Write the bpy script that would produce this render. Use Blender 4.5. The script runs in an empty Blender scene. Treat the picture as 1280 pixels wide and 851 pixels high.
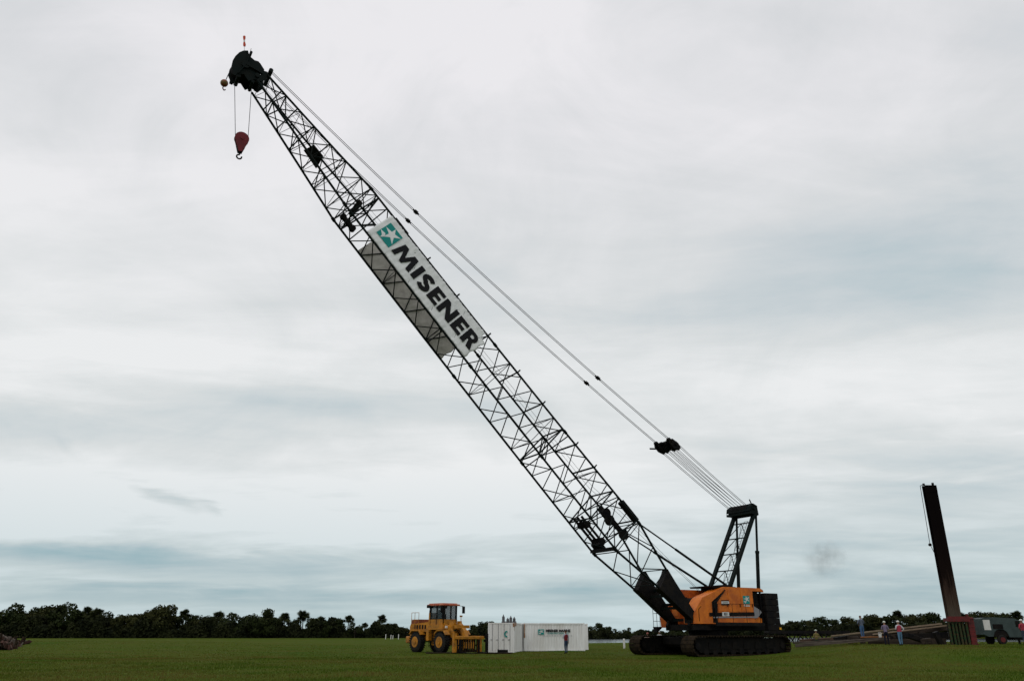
import bpy, math, random
import numpy as np
from mathutils import Vector, Matrix, Euler
R = math.radians
random.seed(7); rng = np.random.default_rng(7)
S = bpy.context.scene; COL = S.collection

# ------------------------------------------------------------------ helpers
class MB:
    """collects shapes; build() links them as ONE mesh object"""
    def __init__(s): s.v = []; s.f = []; s.m = []
    def add(s, vs, fs, mi=0):
        b = len(s.v); s.v += [tuple(v) for v in vs]; s.f += [tuple(b + i for i in f) for f in fs]; s.m += [mi]*len(fs); return s
    def box(s, x0, x1, y0, y1, z0, z1, mi=0, b=0.0):
        if b <= 0:
            vs = [(x, y, z) for x in (x0, x1) for y in (y0, y1) for z in (z0, z1)]
            return s.add(vs, [(0,1,3,2),(4,6,7,5),(0,4,5,1),(2,3,7,6),(0,2,6,4),(1,5,7,3)], mi)
        # chamfered along every vertical and horizontal edge
        vs = []; 
        def P(sx, sy, sz, ax):
            x = (x1 if sx else x0); y = (y1 if sy else y0); z = (z1 if sz else z0)
            if ax != 0: x += -b if sx else b
            if ax != 1: y += -b if sy else b
            if ax != 2: z += -b if sz else b
            return (x, y, z)
        idx = {}
        for sx in (0,1):
            for sy in (0,1):
                for sz in (0,1):
                    for ax in (0,1,2):
                        idx[(sx,sy,sz,ax)] = len(vs); vs.append(P(sx,sy,sz,ax))
        F = []
        for q in (0,1):
            F.append([idx[(q,0,0,0)],idx[(q,1,0,0)],idx[(q,1,1,0)],idx[(q,0,1,0)]])
            F.append([idx[(0,q,0,1)],idx[(1,q,0,1)],idx[(1,q,1,1)],idx[(0,q,1,1)]])
            F.append([idx[(0,0,q,2)],idx[(1,0,q,2)],idx[(1,1,q,2)],idx[(0,1,q,2)]])
        for a in (0,1):
            for c in (0,1):
                F.append([idx[(a,c,0,0)],idx[(a,c,1,0)],idx[(a,c,1,1)],idx[(a,c,0,1)]])
                F.append([idx[(a,0,c,0)],idx[(a,1,c,0)],idx[(a,1,c,2)],idx[(a,0,c,2)]])
                F.append([idx[(0,a,c,1)],idx[(1,a,c,1)],idx[(1,a,c,2)],idx[(0,a,c,2)]])
        for k in [(a,c,d) for a in (0,1) for c in (0,1) for d in (0,1)]:
            F.append([idx[k+(0,)],idx[k+(1,)],idx[k+(2,)]])
        return s.add(vs, F, mi)
    def bar(s, a, b, r, n=6, mi=0, r2=None):
        a = Vector(a); b = Vector(b); d = b - a
        if d.length < 1e-6: return s
        d.normalize(); u = d.orthogonal().normalized(); w = d.cross(u); r2 = r if r2 is None else r2
        vs = []
        for (p, rr) in ((a, r), (b, r2)):
            for i in range(n):
                t = 2*math.pi*(i+.5)/n; vs.append(p + (u*math.cos(t) + w*math.sin(t))*rr)
        return s.add(vs, [(i, (i+1) % n, n+(i+1) % n, n+i) for i in range(n)] + [tuple(range(n))[::-1], tuple(range(n, 2*n))], mi)
    def beam(s, a, b, w, h, up=(0,0,1), mi=0):
        a = Vector(a); b = Vector(b); d = (b-a).normalized(); u = d.cross(Vector(up))
        if u.length < 1e-4: u = d.orthogonal()
        u.normalize(); q = u.cross(d)
        vs = [p + u*(i*w/2) + q*(j*h/2) for p in (a, b) for (i, j) in ((-1,-1),(1,-1),(1,1),(-1,1))]
        return s.add(vs, [(0,1,2,3),(7,6,5,4),(0,4,5,1),(1,5,6,2),(2,6,7,3),(3,7,4,0)], mi)
    def tube(s, pts, r, n=5, mi=0):
        for a, b in zip(pts, pts[1:]): s.bar(a, b, r, n, mi)
        return s
    def prism(s, pts, fn, lo, hi, mi=0):
        """pts outline (a,b), fn(a,b,t)->xyz, between t=lo and t=hi"""
        n = len(pts)
        vs = [fn(a, b, lo) for a, b in pts] + [fn(a, b, hi) for a, b in pts]
        return s.add(vs, [tuple(range(n)), tuple(range(2*n-1, n-1, -1))] + [(i, n+i, n+(i+1) % n, (i+1) % n) for i in range(n)], mi)
    def xz(s, pts, y0, y1, mi=0): return s.prism(pts, lambda a, b, t: (a, t, b), y0, y1, mi)
    def disc(s, c, axis, r, th, n=24, mi=0, bev=0):
        c = Vector(c); a = Vector(axis).normalized()
        if bev: s.bar(c-a*th/2, c-a*(th/2-bev), r-bev, n, mi, r); s.bar(c-a*(th/2-bev), c+a*(th/2-bev), r, n, mi); s.bar(c+a*(th/2-bev), c+a*th/2, r, n, mi, r-bev)
        else: s.bar(c-a*th/2, c+a*th/2, r, n, mi)
        return s
    def build(s, name, mats, parent=None, loc=None, smooth=False, rec=False):
        me = bpy.data.meshes.new(name)
        v = s.v; off = Vector((0,0,0))
        if rec:
            A = np.array(v); off = Vector(((A[:,0].min()+A[:,0].max())/2, (A[:,1].min()+A[:,1].max())/2, A[:,2].min()))
            v = [tuple(Vector(q)-off) for q in v]
        me.from_pydata(v, [], s.f)
        if not isinstance(mats, (list, tuple)): mats = [mats]
        for m in mats: me.materials.append(m)
        if len(mats) > 1: me.polygons.foreach_set('material_index', s.m)
        if smooth: me.polygons.foreach_set('use_smooth', [True]*len(me.polygons))
        me.update(); me.validate()
        bm_fix(me)
        o = bpy.data.objects.new(name, me); COL.objects.link(o)
        if parent: o.parent = parent
        o.location = off if loc is None else loc
        return o
import bmesh
def bm_fix(me):
    bm = bmesh.new(); bm.from_mesh(me); bmesh.ops.recalc_face_normals(bm, faces=bm.faces); bm.to_mesh(me); bm.free()
def tag(o, label=None, cat=None, group=None, kind=None):
    if label: o['label'] = label
    if cat: o['category'] = cat
    if group: o['group'] = group
    if kind: o['kind'] = kind
    return o
def empty(name, loc, rz=0.0):
    o = bpy.data.objects.new(name, None); COL.objects.link(o); o.location = loc; o.rotation_euler = (0, 0, rz); o.empty_display_size = .3; return o
def children(o): return [c for c in bpy.data.objects if c.parent == o]
def copy_tree(o, parent=None):
    c = o.copy(); COL.objects.link(c); c.parent = parent
    for ch in children(o): copy_tree(ch, c)
    return c

# ------------------------------------------------------------------ materials
def mat(name, col, rough=.6, metal=0.0, var=None, vscale=3.0, amt=.5, bump=0.0, bscale=20., coat=0, contrast=(.4, .62), stretch=None, spec=None):
    m = bpy.data.materials.new(name); m.use_nodes = True; nt = m.node_tree; N = nt.nodes; L = nt.links
    b = N['Principled BSDF']; b.inputs['Roughness'].default_value = rough; b.inputs['Metallic'].default_value = metal
    b.inputs['Base Color'].default_value = (*col, 1)
    b.inputs['Specular IOR Level'].default_value = spec if spec is not None else (.08 if max(col) < .06 else .3)
    if coat: b.inputs['Coat Weight'].default_value = coat
    tc = N.new('ShaderNodeTexCoord'); src = tc.outputs['Object']
    if stretch:
        mp = N.new('ShaderNodeMapping'); mp.inputs['Scale'].default_value = stretch; L.new(src, mp.inputs[0]); src = mp.outputs[0]
    if var is not None:
        n = N.new('ShaderNodeTexNoise'); n.inputs['Scale'].default_value = vscale; n.inputs['Detail'].default_value = 6; n.inputs['Roughness'].default_value = .65; L.new(src, n.inputs['Vector'])
        r = N.new('ShaderNodeMapRange'); r.inputs[1].default_value = contrast[0]; r.inputs[2].default_value = contrast[1]; r.inputs[4].default_value = amt; L.new(n.outputs[0], r.inputs[0])
        mx = N.new('ShaderNodeMix'); mx.data_type = 'RGBA'; mx.inputs[6].default_value = (*col, 1); mx.inputs[7].default_value = (*var, 1)
        L.new(r.outputs[0], mx.inputs[0]); L.new(mx.outputs[2], b.inputs['Base Color'])
    if bump:
        n2 = N.new('ShaderNodeTexNoise'); n2.inputs['Scale'].default_value = bscale; n2.inputs['Detail'].default_value = 4; L.new(src, n2.inputs['Vector'])
        bp_ = N.new('ShaderNodeBump'); bp_.inputs['Strength'].default_value = bump; L.new(n2.outputs[0], bp_.inputs['Height']); L.new(bp_.outputs[0], b.inputs['Normal'])
    return m
M = {}
M['boom'] = mat('dark_green_steel', (.004,.009,.009), .7, 0, (.009,.009,.007), 1.5, .6)
M['black'] = mat('black_paint', (.004,.004,.005), .65, 0, (.018,.014,.010), 2, .6)
M['rope'] = mat('wire_rope', (.05,.05,.055), .6, .3)
M['orange'] = mat('orange_paint', (.64,.165,.008), .5, 0, (.36,.075,.007), 1.1, .8)
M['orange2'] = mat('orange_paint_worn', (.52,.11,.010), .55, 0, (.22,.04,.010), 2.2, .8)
M['mud'] = mat('dried_mud_steel', (.032,.022,.013), .9, 0, (.007,.006,.005), 3, .9, .5, 12, spec=.05)
M['trackside'] = mat('track_frame_steel', (.005,.005,.005), .8, 0, (.014,.011,.008), 3, .6)
M['cloth'] = mat('white_vinyl', (.80,.805,.81), .55, 0, (.68,.69,.70), 1.2, .7, .35, 2.2, stretch=(1, 1, 1))
M['cloth_back'] = mat('shaded_vinyl_back', (.56,.53,.49), .8, 0, (.42,.39,.36), 2.5, .7)  # backlit shade of the far banner put into the colour as grey
M['teal'] = mat('teal_print', (.0,.24,.22), .6)
M['ink'] = mat('black_print', (.012,.012,.014), .6)
M['white'] = mat('white_paint', (.62,.62,.60), .55, 0, (.45,.42,.37), 1.2, .6)
M['grey'] = mat('grey_paint', (.22,.22,.23), .6)
M['red'] = mat('red_paint', (.13,.010,.010), .6, 0, (.05,.010,.009), 3, .8)
M['yellow'] = mat('loader_yellow', (.46,.185,.008), .5, 0, (.18,.075,.012), 2, .8)
M['rubber'] = mat('tyre_rubber', (.012,.012,.013), .85, 0, (.03,.027,.02), 4, .6, .3, 30)
M['glass'] = mat('cab_glass', (.01,.03,.035), .06, spec=.5); M['glass'].node_tree.nodes['Principled BSDF'].inputs['Alpha'].default_value = .38
M['contw'] = mat('container_white', (.80,.80,.79), .5, 0, (.55,.52,.47), .9, .5, stretch=(1, 1, .25))
M['rust'] = mat('rust', (.24,.10,.045), .85, 0, (.45,.36,.28), 5, .8)
M['timber'] = mat('weathered_timber', (.10,.08,.062), .85, 0, (.03,.023,.018), 1.6, 1.0, .4, 20, stretch=(.5, 2, 6))
M['darktimber'] = mat('creosoted_timber', (.022,.017,.013), .85, 0, (.06,.045,.034), 2, .8, .4, 20, stretch=(.4, 3, 3))
M['greenpipe'] = mat('green_pipe', (.015,.045,.02), .7, 0, (.075,.04,.02), 5, .8)
M['machine'] = mat('green_grey_paint', (.040,.060,.058), .65, 0, (.022,.034,.034), 2, .7)
M['skin'] = mat('skin', (.28,.15,.10), .6)
M['trunk'] = mat('bark', (.05,.04,.03), .9, 0, (.09,.08,.065), 3, .6, .4, 10)
M['leaf'] = mat('broad_leaves', (.010,.016,.005), .8, 0, (.034,.044,.012), .5, .9)
M['leaf2'] = mat('olive_leaves', (.018,.022,.007), .8, 0, (.048,.050,.015), .5, .9)
M['palm'] = mat('palm_fronds', (.014,.022,.008), .8, 0, (.045,.050,.018), .8, .9)
M['bush'] = mat('undergrowth_leaves', (.007,.010,.004), .85, 0, (.024,.028,.009), .3, .9)
M['lamp'] = mat('amber_lens', (.7,.35,.02), .3)

# ------------------------------------------------------------------ camera and light
cam = bpy.data.objects.new('camera', bpy.data.cameras.new('camera')); COL.objects.link(cam); S.camera = cam
cam.data.sensor_width = 36; cam.data.lens = 972/1280*36; cam.data.clip_end = 9000; cam.data.clip_start = .3
cam.location = (0, 0, 1.65); cam.rotation_euler = (R(90)+math.atan(365/972), 0, 0)
sun = bpy.data.objects.new('sun', bpy.data.lights.new('sun', 'SUN')); COL.objects.link(sun)
SEL, SAZ = R(52), R(-150)      # azimuth from +Y clockwise: behind the camera, to the left
sun.data.energy = .6; sun.data.angle = R(25); sun.data.color = (1, .97, .93)
sd = Vector((math.sin(SAZ)*math.cos(SEL), math.cos(SAZ)*math.cos(SEL), math.sin(SEL)))
sun.rotation_euler = sd.to_track_quat('Z', 'Y').to_euler()
W = bpy.data.worlds.new('World'); S.world = W; W.use_nodes = True
nt = W.node_tree; N = nt.nodes; L = nt.links; N.clear()
out = N.new('ShaderNodeOutputWorld'); mixs = N.new('ShaderNodeMixShader'); bgA = N.new('ShaderNodeBackground'); bgB = N.new('ShaderNodeBackground')
sky = N.new('ShaderNodeTexSky'); sky.sky_type = 'NISHITA'; sky.sun_disc = False; sky.sun_elevation = SEL; sky.sun_rotation = SAZ
L.new(sky.outputs[0], bgA.inputs[0]); bgA.inputs[1].default_value = .07; L.new(bgA.outputs[0], mixs.inputs[1]); L.new(bgB.outputs[0], mixs.inputs[2]); mixs.inputs[0].default_value = .92; L.new(mixs.outputs[0], out.inputs[0])
def math_(op, a, b=None, c=None):
    n = N.new('ShaderNodeMath'); n.operation = op
    for i, q in enumerate((a, b, c)):
        if q is None: continue
        if isinstance(q, (int, float)): n.inputs[i].default_value = q
        else: L.new(q, n.inputs[i])
    return n.outputs[0]
tc = N.new('ShaderNodeTexCoord'); sep = N.new('ShaderNodeSeparateXYZ'); L.new(tc.outputs['Generated'], sep.inputs[0])
az = math_('ARCTAN2', sep.outputs[0], sep.outputs[1]); el = math_('ARCSINE', sep.outputs[2])
cmb = N.new('ShaderNodeCombineXYZ'); L.new(az, cmb.inputs[0]); L.new(el, cmb.inputs[1])
def noise(vec, sc, scale, det=5, ro=.55, off=0, dist=0):
    mp = N.new('ShaderNodeMapping'); mp.inputs['Scale'].default_value = (sc[0], sc[1], 1); mp.inputs['Location'].default_value = (off, off*.7, off*.3); L.new(vec, mp.inputs[0])
    n = N.new('ShaderNodeTexNoise'); n.inputs['Scale'].default_value = scale; n.inputs['Detail'].default_value = det; n.inputs['Roughness'].default_value = ro; n.inputs['Distortion'].default_value = dist; L.new(mp.outputs[0], n.inputs['Vector']); return n.outputs[0]
# layer coordinates: the clouds lie on a flat layer, so they crowd towards the horizon
den = math_('ADD', math_('MAXIMUM', sep.outputs[2], 0.0), .13)
lay = N.new('ShaderNodeCombineXYZ'); L.new(math_('DIVIDE', sep.outputs[0], den), lay.inputs[0]); L.new(math_('DIVIDE', sep.outputs[1], den), lay.inputs[1])
n1 = noise(lay.outputs[0], (.55, 1), 1.1, 6, .55, 3.1, .4)
n2 = noise(lay.outputs[0], (.45, 1.2), 3.2, 7, .6, 8.7, .6)
n3 = noise(cmb.outputs[0], (2.2, 15), 2.2, 5, .55, 5.5, .5)
n4 = noise(cmb.outputs[0], (1.5, 2.2), 2.6, 6, .6, 1.3, .8)
warp = math_('MULTIPLY', math_('SUBTRACT', n4, .5), .14)
azw = math_('ADD', az, warp); elw = math_('ADD', el, math_('MULTIPLY', math_('SUBTRACT', n3, .5), .05))
val = math_('ADD', .865, math_('MULTIPLY', math_('SUBTRACT', n1, .5), .55))
val = math_('ADD', val, math_('MULTIPLY', math_('SUBTRACT', n4, .5), .26))
# band texture that grows stronger near the horizon
lowm = N.new('ShaderNodeMapRange'); lowm.inputs[1].default_value = .32; lowm.inputs[2].default_value = .05; L.new(el, lowm.inputs[0])
val = math_('ADD', val, math_('MULTIPLY', math_('MULTIPLY', math_('SUBTRACT', n3, .5), .55), lowm.outputs[0]))
val = math_('ADD', val, math_('MULTIPLY', math_('MULTIPLY', math_('SUBTRACT', n2, .5), .22), 1.0))
def pang(px, py):
    a = (px-640)/972; b = (425.5-py)/972; p = math.atan(365/972)
    d = Vector((a, math.cos(p)-b*math.sin(p), math.sin(p)+b*math.cos(p))).normalized(); return math.atan2(d.x, d.y), math.asin(d.z)
def blob(px, py, sx, sy, amp, rot=0.0):
    global val
    a0, e0 = pang(px, py)
    da = math_('SUBTRACT', azw, a0); de = math_('SUBTRACT', elw, e0)
    c, s_ = math.cos(rot), math.sin(rot)
    u = math_('ADD', math_('MULTIPLY', da, c/sx), math_('MULTIPLY', de, s_/sx)); v = math_('ADD', math_('MULTIPLY', da, -s_/sy), math_('MULTIPLY', de, c/sy))
    q = math_('ADD', math_('MULTIPLY', u, u), math_('MULTIPLY', v, v)); g = math_('EXPONENT', math_('MULTIPLY', q, -1.0))
    val = math_('ADD', val, math_('MULTIPLY', g, amp))
for b_ in [(100,530,.34,.035,-.17),(430,500,.26,.026,-.13),(640,330,.5,.05,-.06),(760,400,.16,.02,-.05),(1050,350,.34,.075,-.15),(1230,300,.16,.10,-.10),(1150,460,.30,.03,.06),
           (1220,610,.20,.02,-.13),(1050,740,.30,.02,-.16),(1180,560,.3,.02,-.06),(300,705,.26,.012,-.20),(60,690,.14,.012,-.16),(100,740,.3,.012,-.12),(480,748,.25,.010,-.10),(250,600,.36,.05,.05),
           (40,120,.12,.09,-.07),(900,170,.30,.10,.05),(620,560,.3,.04,.07),(300,470,.3,.02,.06),(420,420,.35,.03,.04),(560,640,.35,.035,.06),(20,20,.3,.08,-.08),(1260,40,.3,.1,-.08),(820,620,.2,.04,.05),(216,619,.040,.0075,-.24,-.25),(276,629,.022,.0055,-.18,-.25),(102,563,.022,.006,-.06,-.5),(548,698,.03,.006,-.06)]: blob(*b_)
ramp = N.new('ShaderNodeValToRGB'); L.new(val, ramp.inputs[0]); cr = ramp.color_ramp
stops = [(.34,(.27,.42,.48)),(.52,(.43,.56,.60)),(.67,(.60,.665,.685)),(.80,(.735,.765,.765)),(.94,(.89,.90,.90))]
cr.elements[0].position, cr.elements[0].color = stops[0][0], (*stops[0][1], 1); cr.elements[1].position, cr.elements[1].color = stops[-1][0], (*stops[-1][1], 1)
for p_, c_ in stops[1:-1]: e_ = cr.elements.new(p_); e_.color = (*c_, 1)
# thin cloud lets more blue through near the horizon, neutral grey overhead
hi = N.new('ShaderNodeMapRange'); hi.inputs[1].default_value = .30; hi.inputs[2].default_value = .62; L.new(el, hi.inputs[0])
mx = N.new('ShaderNodeMix'); mx.data_type = 'RGBA'; mx.blend_type = 'MULTIPLY'; L.new(hi.outputs[0], mx.inputs[0]); L.new(ramp.outputs[0], mx.inputs[6]); mx.inputs[7].default_value = (1.0, .975, 1.0, 1)
lo = N.new('ShaderNodeMapRange'); lo.inputs[1].default_value = .20; lo.inputs[2].default_value = .0; L.new(el, lo.inputs[0])
mx2 = N.new('ShaderNodeMix'); mx2.data_type = 'RGBA'; mx2.blend_type = 'MULTIPLY'; L.new(lo.outputs[0], mx2.inputs[0]); L.new(mx.outputs[2], mx2.inputs[6]); mx2.inputs[7].default_value = (.63, .76, .80, 1)
L.new(mx2.outputs[2], bgB.inputs[0]); bgB.inputs[1].default_value = 1.0

# ------------------------------------------------------------------ terrain
def sm(a, b, x):
    t = np.clip((x-a)/(b-a), 0, 1); return t*t*(3-2*t)
def lake(x, y):
    """1 inside the water"""
    shore = 150 + 25*np.sin(x*.02)
    far = 300 + np.clip(x-30, 0, 100)*1.3 - np.clip(x-122, 0, 400)*1.55
    return sm(shore-8, shore+8, y) * (1-sm(far-10, far+10, y)) * sm(4, 22, x)
def hgt(x, y):
    x = np.asarray(x, float); y = np.asarray(y, float)
    h = .78*sm(16, 30, x)*sm(36, 60, y)*(1-sm(84, 125, y))
    h = h + .03*np.sin(x*.31+1)*np.sin(y*.23) + .02*np.sin(x*.9)*np.cos(y*.7+2)
    h = h + .55*sm(-20, -60, x)*sm(60, 120, y)*(1-sm(160, 260, y))
    h = h*(1-sm(150, 190, y)) - 1.6*lake(x, y)
    h = h*(1 - .8*np.exp(-(((x-15.8)/6)**2+((y-66)/5.5)**2)))
    return h
def hz(x, y): return float(hgt(x, y))
xs = np.unique(np.concatenate([np.arange(-70, 70, 1.0), np.arange(-400, 500, 8.0), np.linspace(-4500, 4500, 31)]))
ys = np.unique(np.concatenate([np.arange(18, 130, 1.0), np.arange(-40, 700, 8.0), np.linspace(-2500, 6500, 31)]))
XX, YY = np.meshgrid(xs, ys); ZZ = hgt(XX, YY)
nx, ny = len(xs), len(ys)
me = bpy.data.meshes.new('ground'); vv = np.stack([XX, YY, ZZ], -1).reshape(-1, 3)
ii = (np.arange(ny-1)[:, None]*nx + np.arange(nx-1)[None]).reshape(-1)
ff = np.stack([ii, ii+1, ii+nx+1, ii+nx], -1)
me.from_pydata(vv.tolist(), [], ff.tolist()); me.polygons.foreach_set('use_smooth', [True]*len(me.polygons)); me.update()
g = bpy.data.objects.new('ground', me); COL.objects.link(g); tag(g, 'mown green field grass running back to the tree line', 'ground', kind='structure')
m = bpy.data.materials.new('field_grass'); m.use_nodes = True; nt = m.node_tree; N = nt.nodes; L = nt.links; b = N['Principled BSDF']; b.inputs['Roughness'].default_value = 1; b.inputs['Specular IOR Level'].default_value = .02
tc = N.new('ShaderNodeTexCoord')
def nz(scale, det, c0, c1, stretch=None):
    src = tc.outputs['Object']
    if stretch: mp = N.new('ShaderNodeMapping'); mp.inputs['Scale'].default_value = stretch; L.new(src, mp.inputs[0]); src = mp.outputs[0]
    n = N.new('ShaderNodeTexNoise'); n.inputs['Scale'].default_value = scale; n.inputs['Detail'].default_value = det; n.inputs['Roughness'].default_value = .65; L.new(src, n.inputs['Vector'])
    r = N.new('ShaderNodeMapRange'); r.inputs[1].default_value = c0; r.inputs[2].default_value = c1; L.new(n.outputs[0], r.inputs[0]); return r.outputs[0]
def mixc(f, a, c, typ='MIX'):
    x = N.new('ShaderNodeMix'); x.data_type = 'RGBA'; x.blend_type = typ
    if isinstance(f, float): x.inputs[0].default_value = f
    else: L.new(f, x.inputs[0])
    for i, q in ((6, a), (7, c)):
        if isinstance(q, tuple): x.inputs[i].default_value = (*q, 1)
        else: L.new(q, x.inputs[i])
    return x.outputs[2]
c1 = mixc(nz(.05, 4, .38, .62), (.036,.074,.003), (.056,.074,.007))
c2 = mixc(nz(.30, 6, .42, .66, (1,.6,1)), c1, (.074,.070,.015))
c3 = mixc(nz(.9, 6, .48, .72), c2, (.022,.036,.004))
c4 = mixc(nz(14, 4, .3, .7), c3, (.062,.084,.009))
c5 = mixc(nz(.07, 3, .52, .68, (1, .5, 1)), c4, (.034,.072,.004))
L.new(c5, b.inputs['Base Color'])
n = N.new('ShaderNodeTexNoise'); n.inputs['Scale'].default_value = 9; n.inputs['Detail'].default_value = 6; L.new(tc.outputs['Object'], n.inputs['Vector'])
bu = N.new('ShaderNodeBump'); bu.inputs['Strength'].default_value = .6; bu.inputs['Distance'].default_value = .1; L.new(n.outputs[0], bu.inputs['Height']); L.new(bu.outputs[0], b.inputs['Normal'])
me.materials.append(m); M['ground'] = m
# grass blades in the near field, as one mesh
def grass_mesh(n, y0, y1, hmin, hmax, wd):
    Y = y0 + (y1-y0)*rng.random(n)**1.25; X = (rng.random(n)*2-1)*(Y*.75+12)
    cl = np.sin(X*.7+np.sin(Y*.5)*2)*np.sin(Y*.9+np.cos(X*.3)*2)
    Z = hgt(X, Y); H_ = (hmin+(hmax-hmin)*rng.random(n))*(1+.35*cl); a = rng.random(n)*math.pi; l = .6*H_*(rng.random(n)-.5); l2 = .6*H_*(rng.random(n)-.5)
    v = np.empty((n, 3, 3)); v[:,0] = np.stack([X-np.cos(a)*wd, Y-np.sin(a)*wd, Z-.01], -1); v[:,1] = np.stack([X+np.cos(a)*wd, Y+np.sin(a)*wd, Z-.01], -1); v[:,2] = np.stack([X+l, Y+l2, Z+H_], -1)
    return v.reshape(-1, 3)
gv = np.concatenate([grass_mesh(190000, 24, 60, .03, .10, .014), grass_mesh(75000, 55, 125, .03, .08, .03)])
keep = np.ones(len(gv)//3, bool); q = gv.reshape(-1, 3, 3)[:, 0]
keep &= ~((np.abs(q[:,0]-15.8) < 7.5) & (q[:,1] > 61.5) & (q[:,1] < 73)); gv = gv.reshape(-1, 3, 3)[keep].reshape(-1, 3)
nf = len(gv)//3; me = bpy.data.meshes.new('grass_blades'); me.vertices.add(len(gv)); me.vertices.foreach_set('co', gv.ravel()); me.loops.add(nf*3); me.loops.foreach_set('vertex_index', np.arange(nf*3, dtype=np.int32)); me.polygons.add(nf); me.polygons.foreach_set('loop_start', np.arange(0, nf*3, 3, dtype=np.int32)); me.update()
me.materials.append(mat('grass_blade', (.040,.078,.005), .9, 0, (.118,.094,.024), .11, 1.0, contrast=(.42,.60), spec=.02)); 
go = bpy.data.objects.new('grass_blades', me); COL.objects.link(go); tag(go, 'short rough green grass blades of the near field', 'grass', kind='stuff')
# water
wm = mat('lake_water', (.03,.045,.05), .12, bump=.15, bscale=1.5); wb = MB(); wb.add([(0,135,-.45),(330,135,-.45),(330,520,-.45),(0,520,-.45)], [(0,1,2,3)])
tag(wb.build('lake_water', wm), 'pale water beyond the field', 'water', kind='structure')

# ------------------------------------------------------------------ crane
TH = R(210); O = Vector((15.8, 66.9, 0))
crane = empty('crawler_crane', O, TH)
tag(crane, 'huge orange crawler crane with a long black lattice boom, standing on the grass', 'crane')
# undercarriage
un = MB(); un.box(-2.6, 2.6, -2.6, 2.6, .75, 1.35, 0, .06); un.disc((0,0,1.62), (0,0,1), 1.55, .55, 32)
for sx in (-1, 1): un.box(sx*1.9-.45, sx*1.9+.45, -3.2, 3.2, .6, 1.2, 0, .05)
un.build('undercarriage', M['trackside'], crane)
TL, TR_ = 5.15, .72
def track_path(n):
    pts = []; st = TL-TR_; per = 4*st + 2*math.pi*TR_
    for i in range(n):
        t = per*i/n
        if t < 2*st: pts.append((st-t, 0.02+2*TR_, 180, 0))
        elif t < 2*st+math.pi*TR_:
            a = math.pi/2 + (t-2*st)/TR_; pts.append((-st+TR_*math.cos(a), .02+TR_+TR_*math.sin(a), math.degrees(a)+90, 0))
        elif t < 4*st+math.pi*TR_: pts.append((-st+(t-2*st-math.pi*TR_), .02, 0, 0))
        else:
            a = -math.pi/2 + (t-4*st-math.pi*TR_)/TR_; pts.append((st+TR_*math.cos(a), .02+TR_+TR_*math.sin(a), math.degrees(a)+90, 0))
    return pts
for sy in (1, -1):
    yc = sy*3.1
    e = MB(); e.xz([(TL-.95, .28), (TL-.5,.6),(TL-.55, 1.15), (TL-1.0, 1.28), (-TL+1.0, 1.28), (-TL+.55, 1.15),(-TL+.5,.6), (-TL+.95, .28)], yc-.38, yc+.38)
    for k in range(6): e.xz([(-3.4+k*1.2, .5), (-2.6+k*1.2, .5), (-2.7+k*1.2, 1.0), (-3.3+k*1.2, 1.0)], yc-.44, yc+.44)
    fr = e.build('crawler_track', M['trackside'], crane)
    sh = MB()
    for (x, z, a, _) in track_path(78):
        a = R(a); dx, dz = math.cos(a), math.sin(a); nx_, nz_ = dz, -dx
        p = lambda t, h: (x+dx*t+nx_*h*-1*-1, z+dz*t+nz_*h)
        sh.prism([p(-.13, 0), p(.13, 0), p(.13, -.05), p(.06, -.05), p(.05, -.12), p(-.05, -.12), p(-.06, -.05), p(-.13, -.05)], lambda a_, b_, t: (a_, t, b_), yc-.66, yc+.66)
    sh.build('track_shoes', M['mud'], fr)
    for k in range(9): rl = MB(); rl.disc((-3.6+k*.9, yc, .34), (0,1,0), .26, .8, 16); rl.build('track_roller', M['black'], fr)
    for k in (-2.4, 0, 2.4): rl = MB(); rl.disc((k, yc, 1.3), (0,1,0), .13, .8, 12); rl.build('carrier_roller', M['black'], fr)
    for x in (TL-TR_, -TL+TR_):
        w = MB(); w.disc((x, yc, .02+TR_), (0,1,0), TR_-.14, .5, 24); w.disc((x, yc, .02+TR_), (0,1,0), .26, .9, 16)
        for k in range(14): a = 2*math.pi*k/14; w.box(-.05,.05,0,0,0,0) if False else w.bar((x+.5*math.cos(a), yc, .74+.5*math.sin(a)), (x+.63*math.cos(a), yc, .74+.63*math.sin(a)), .07, 6)
        w.build('track_wheel', M['black'], fr)
# revolving bed
bd = MB(); bd.box(-4.9, 3.0, -1.65, 1.65, 1.82, 2.26, 0, .04); bd.xz([(3.0, 1.85), (3.2,2.2), (2.9, 2.75), (2.0, 2.75), (1.6, 2.2), (1.8,1.85)], 1.15, 1.38); bd.xz([(3.0, 1.85), (3.2,2.2), (2.9, 2.75), (2.0, 2.75), (1.6, 2.2), (1.8,1.85)], -1.38, -1.15)
bd.box(-3.4, -2.2, 1.5, 1.72, 1.9, 2.28)
bd.build('revolving_bed', M['black'], crane)
# near side engine house
hs = MB(); prof = [(2.98, 2.32), (2.96, 2.9), (2.82, 3.25), (2.05, 4.12), (1.85, 4.28), (-.28, 5.02), (-.62, 5.12), (-3.6, 5.12), (-3.6, 2.32)]
hs.xz(prof, .55, 1.72)
hs.xz([(-3.6, 4.86), (-3.6, 5.12), (-4.55, 5.10), (-4.85, 4.98), (-4.9, 4.8), (-4.5, 4.86)], .55, 1.72)
hs.xz([(-3.6, 2.32), (-4.55, 2.32), (-4.55, 2.7), (-3.9, 3.0), (-3.6, 3.5)], .6, 1.6)
house = hs.build('engine_house', M['orange'], crane)
Y1 = 1.722
def quad(pts, th=.012, y=Y1): q_ = MB(); q_.xz(pts, y, y+th); return q_
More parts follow.
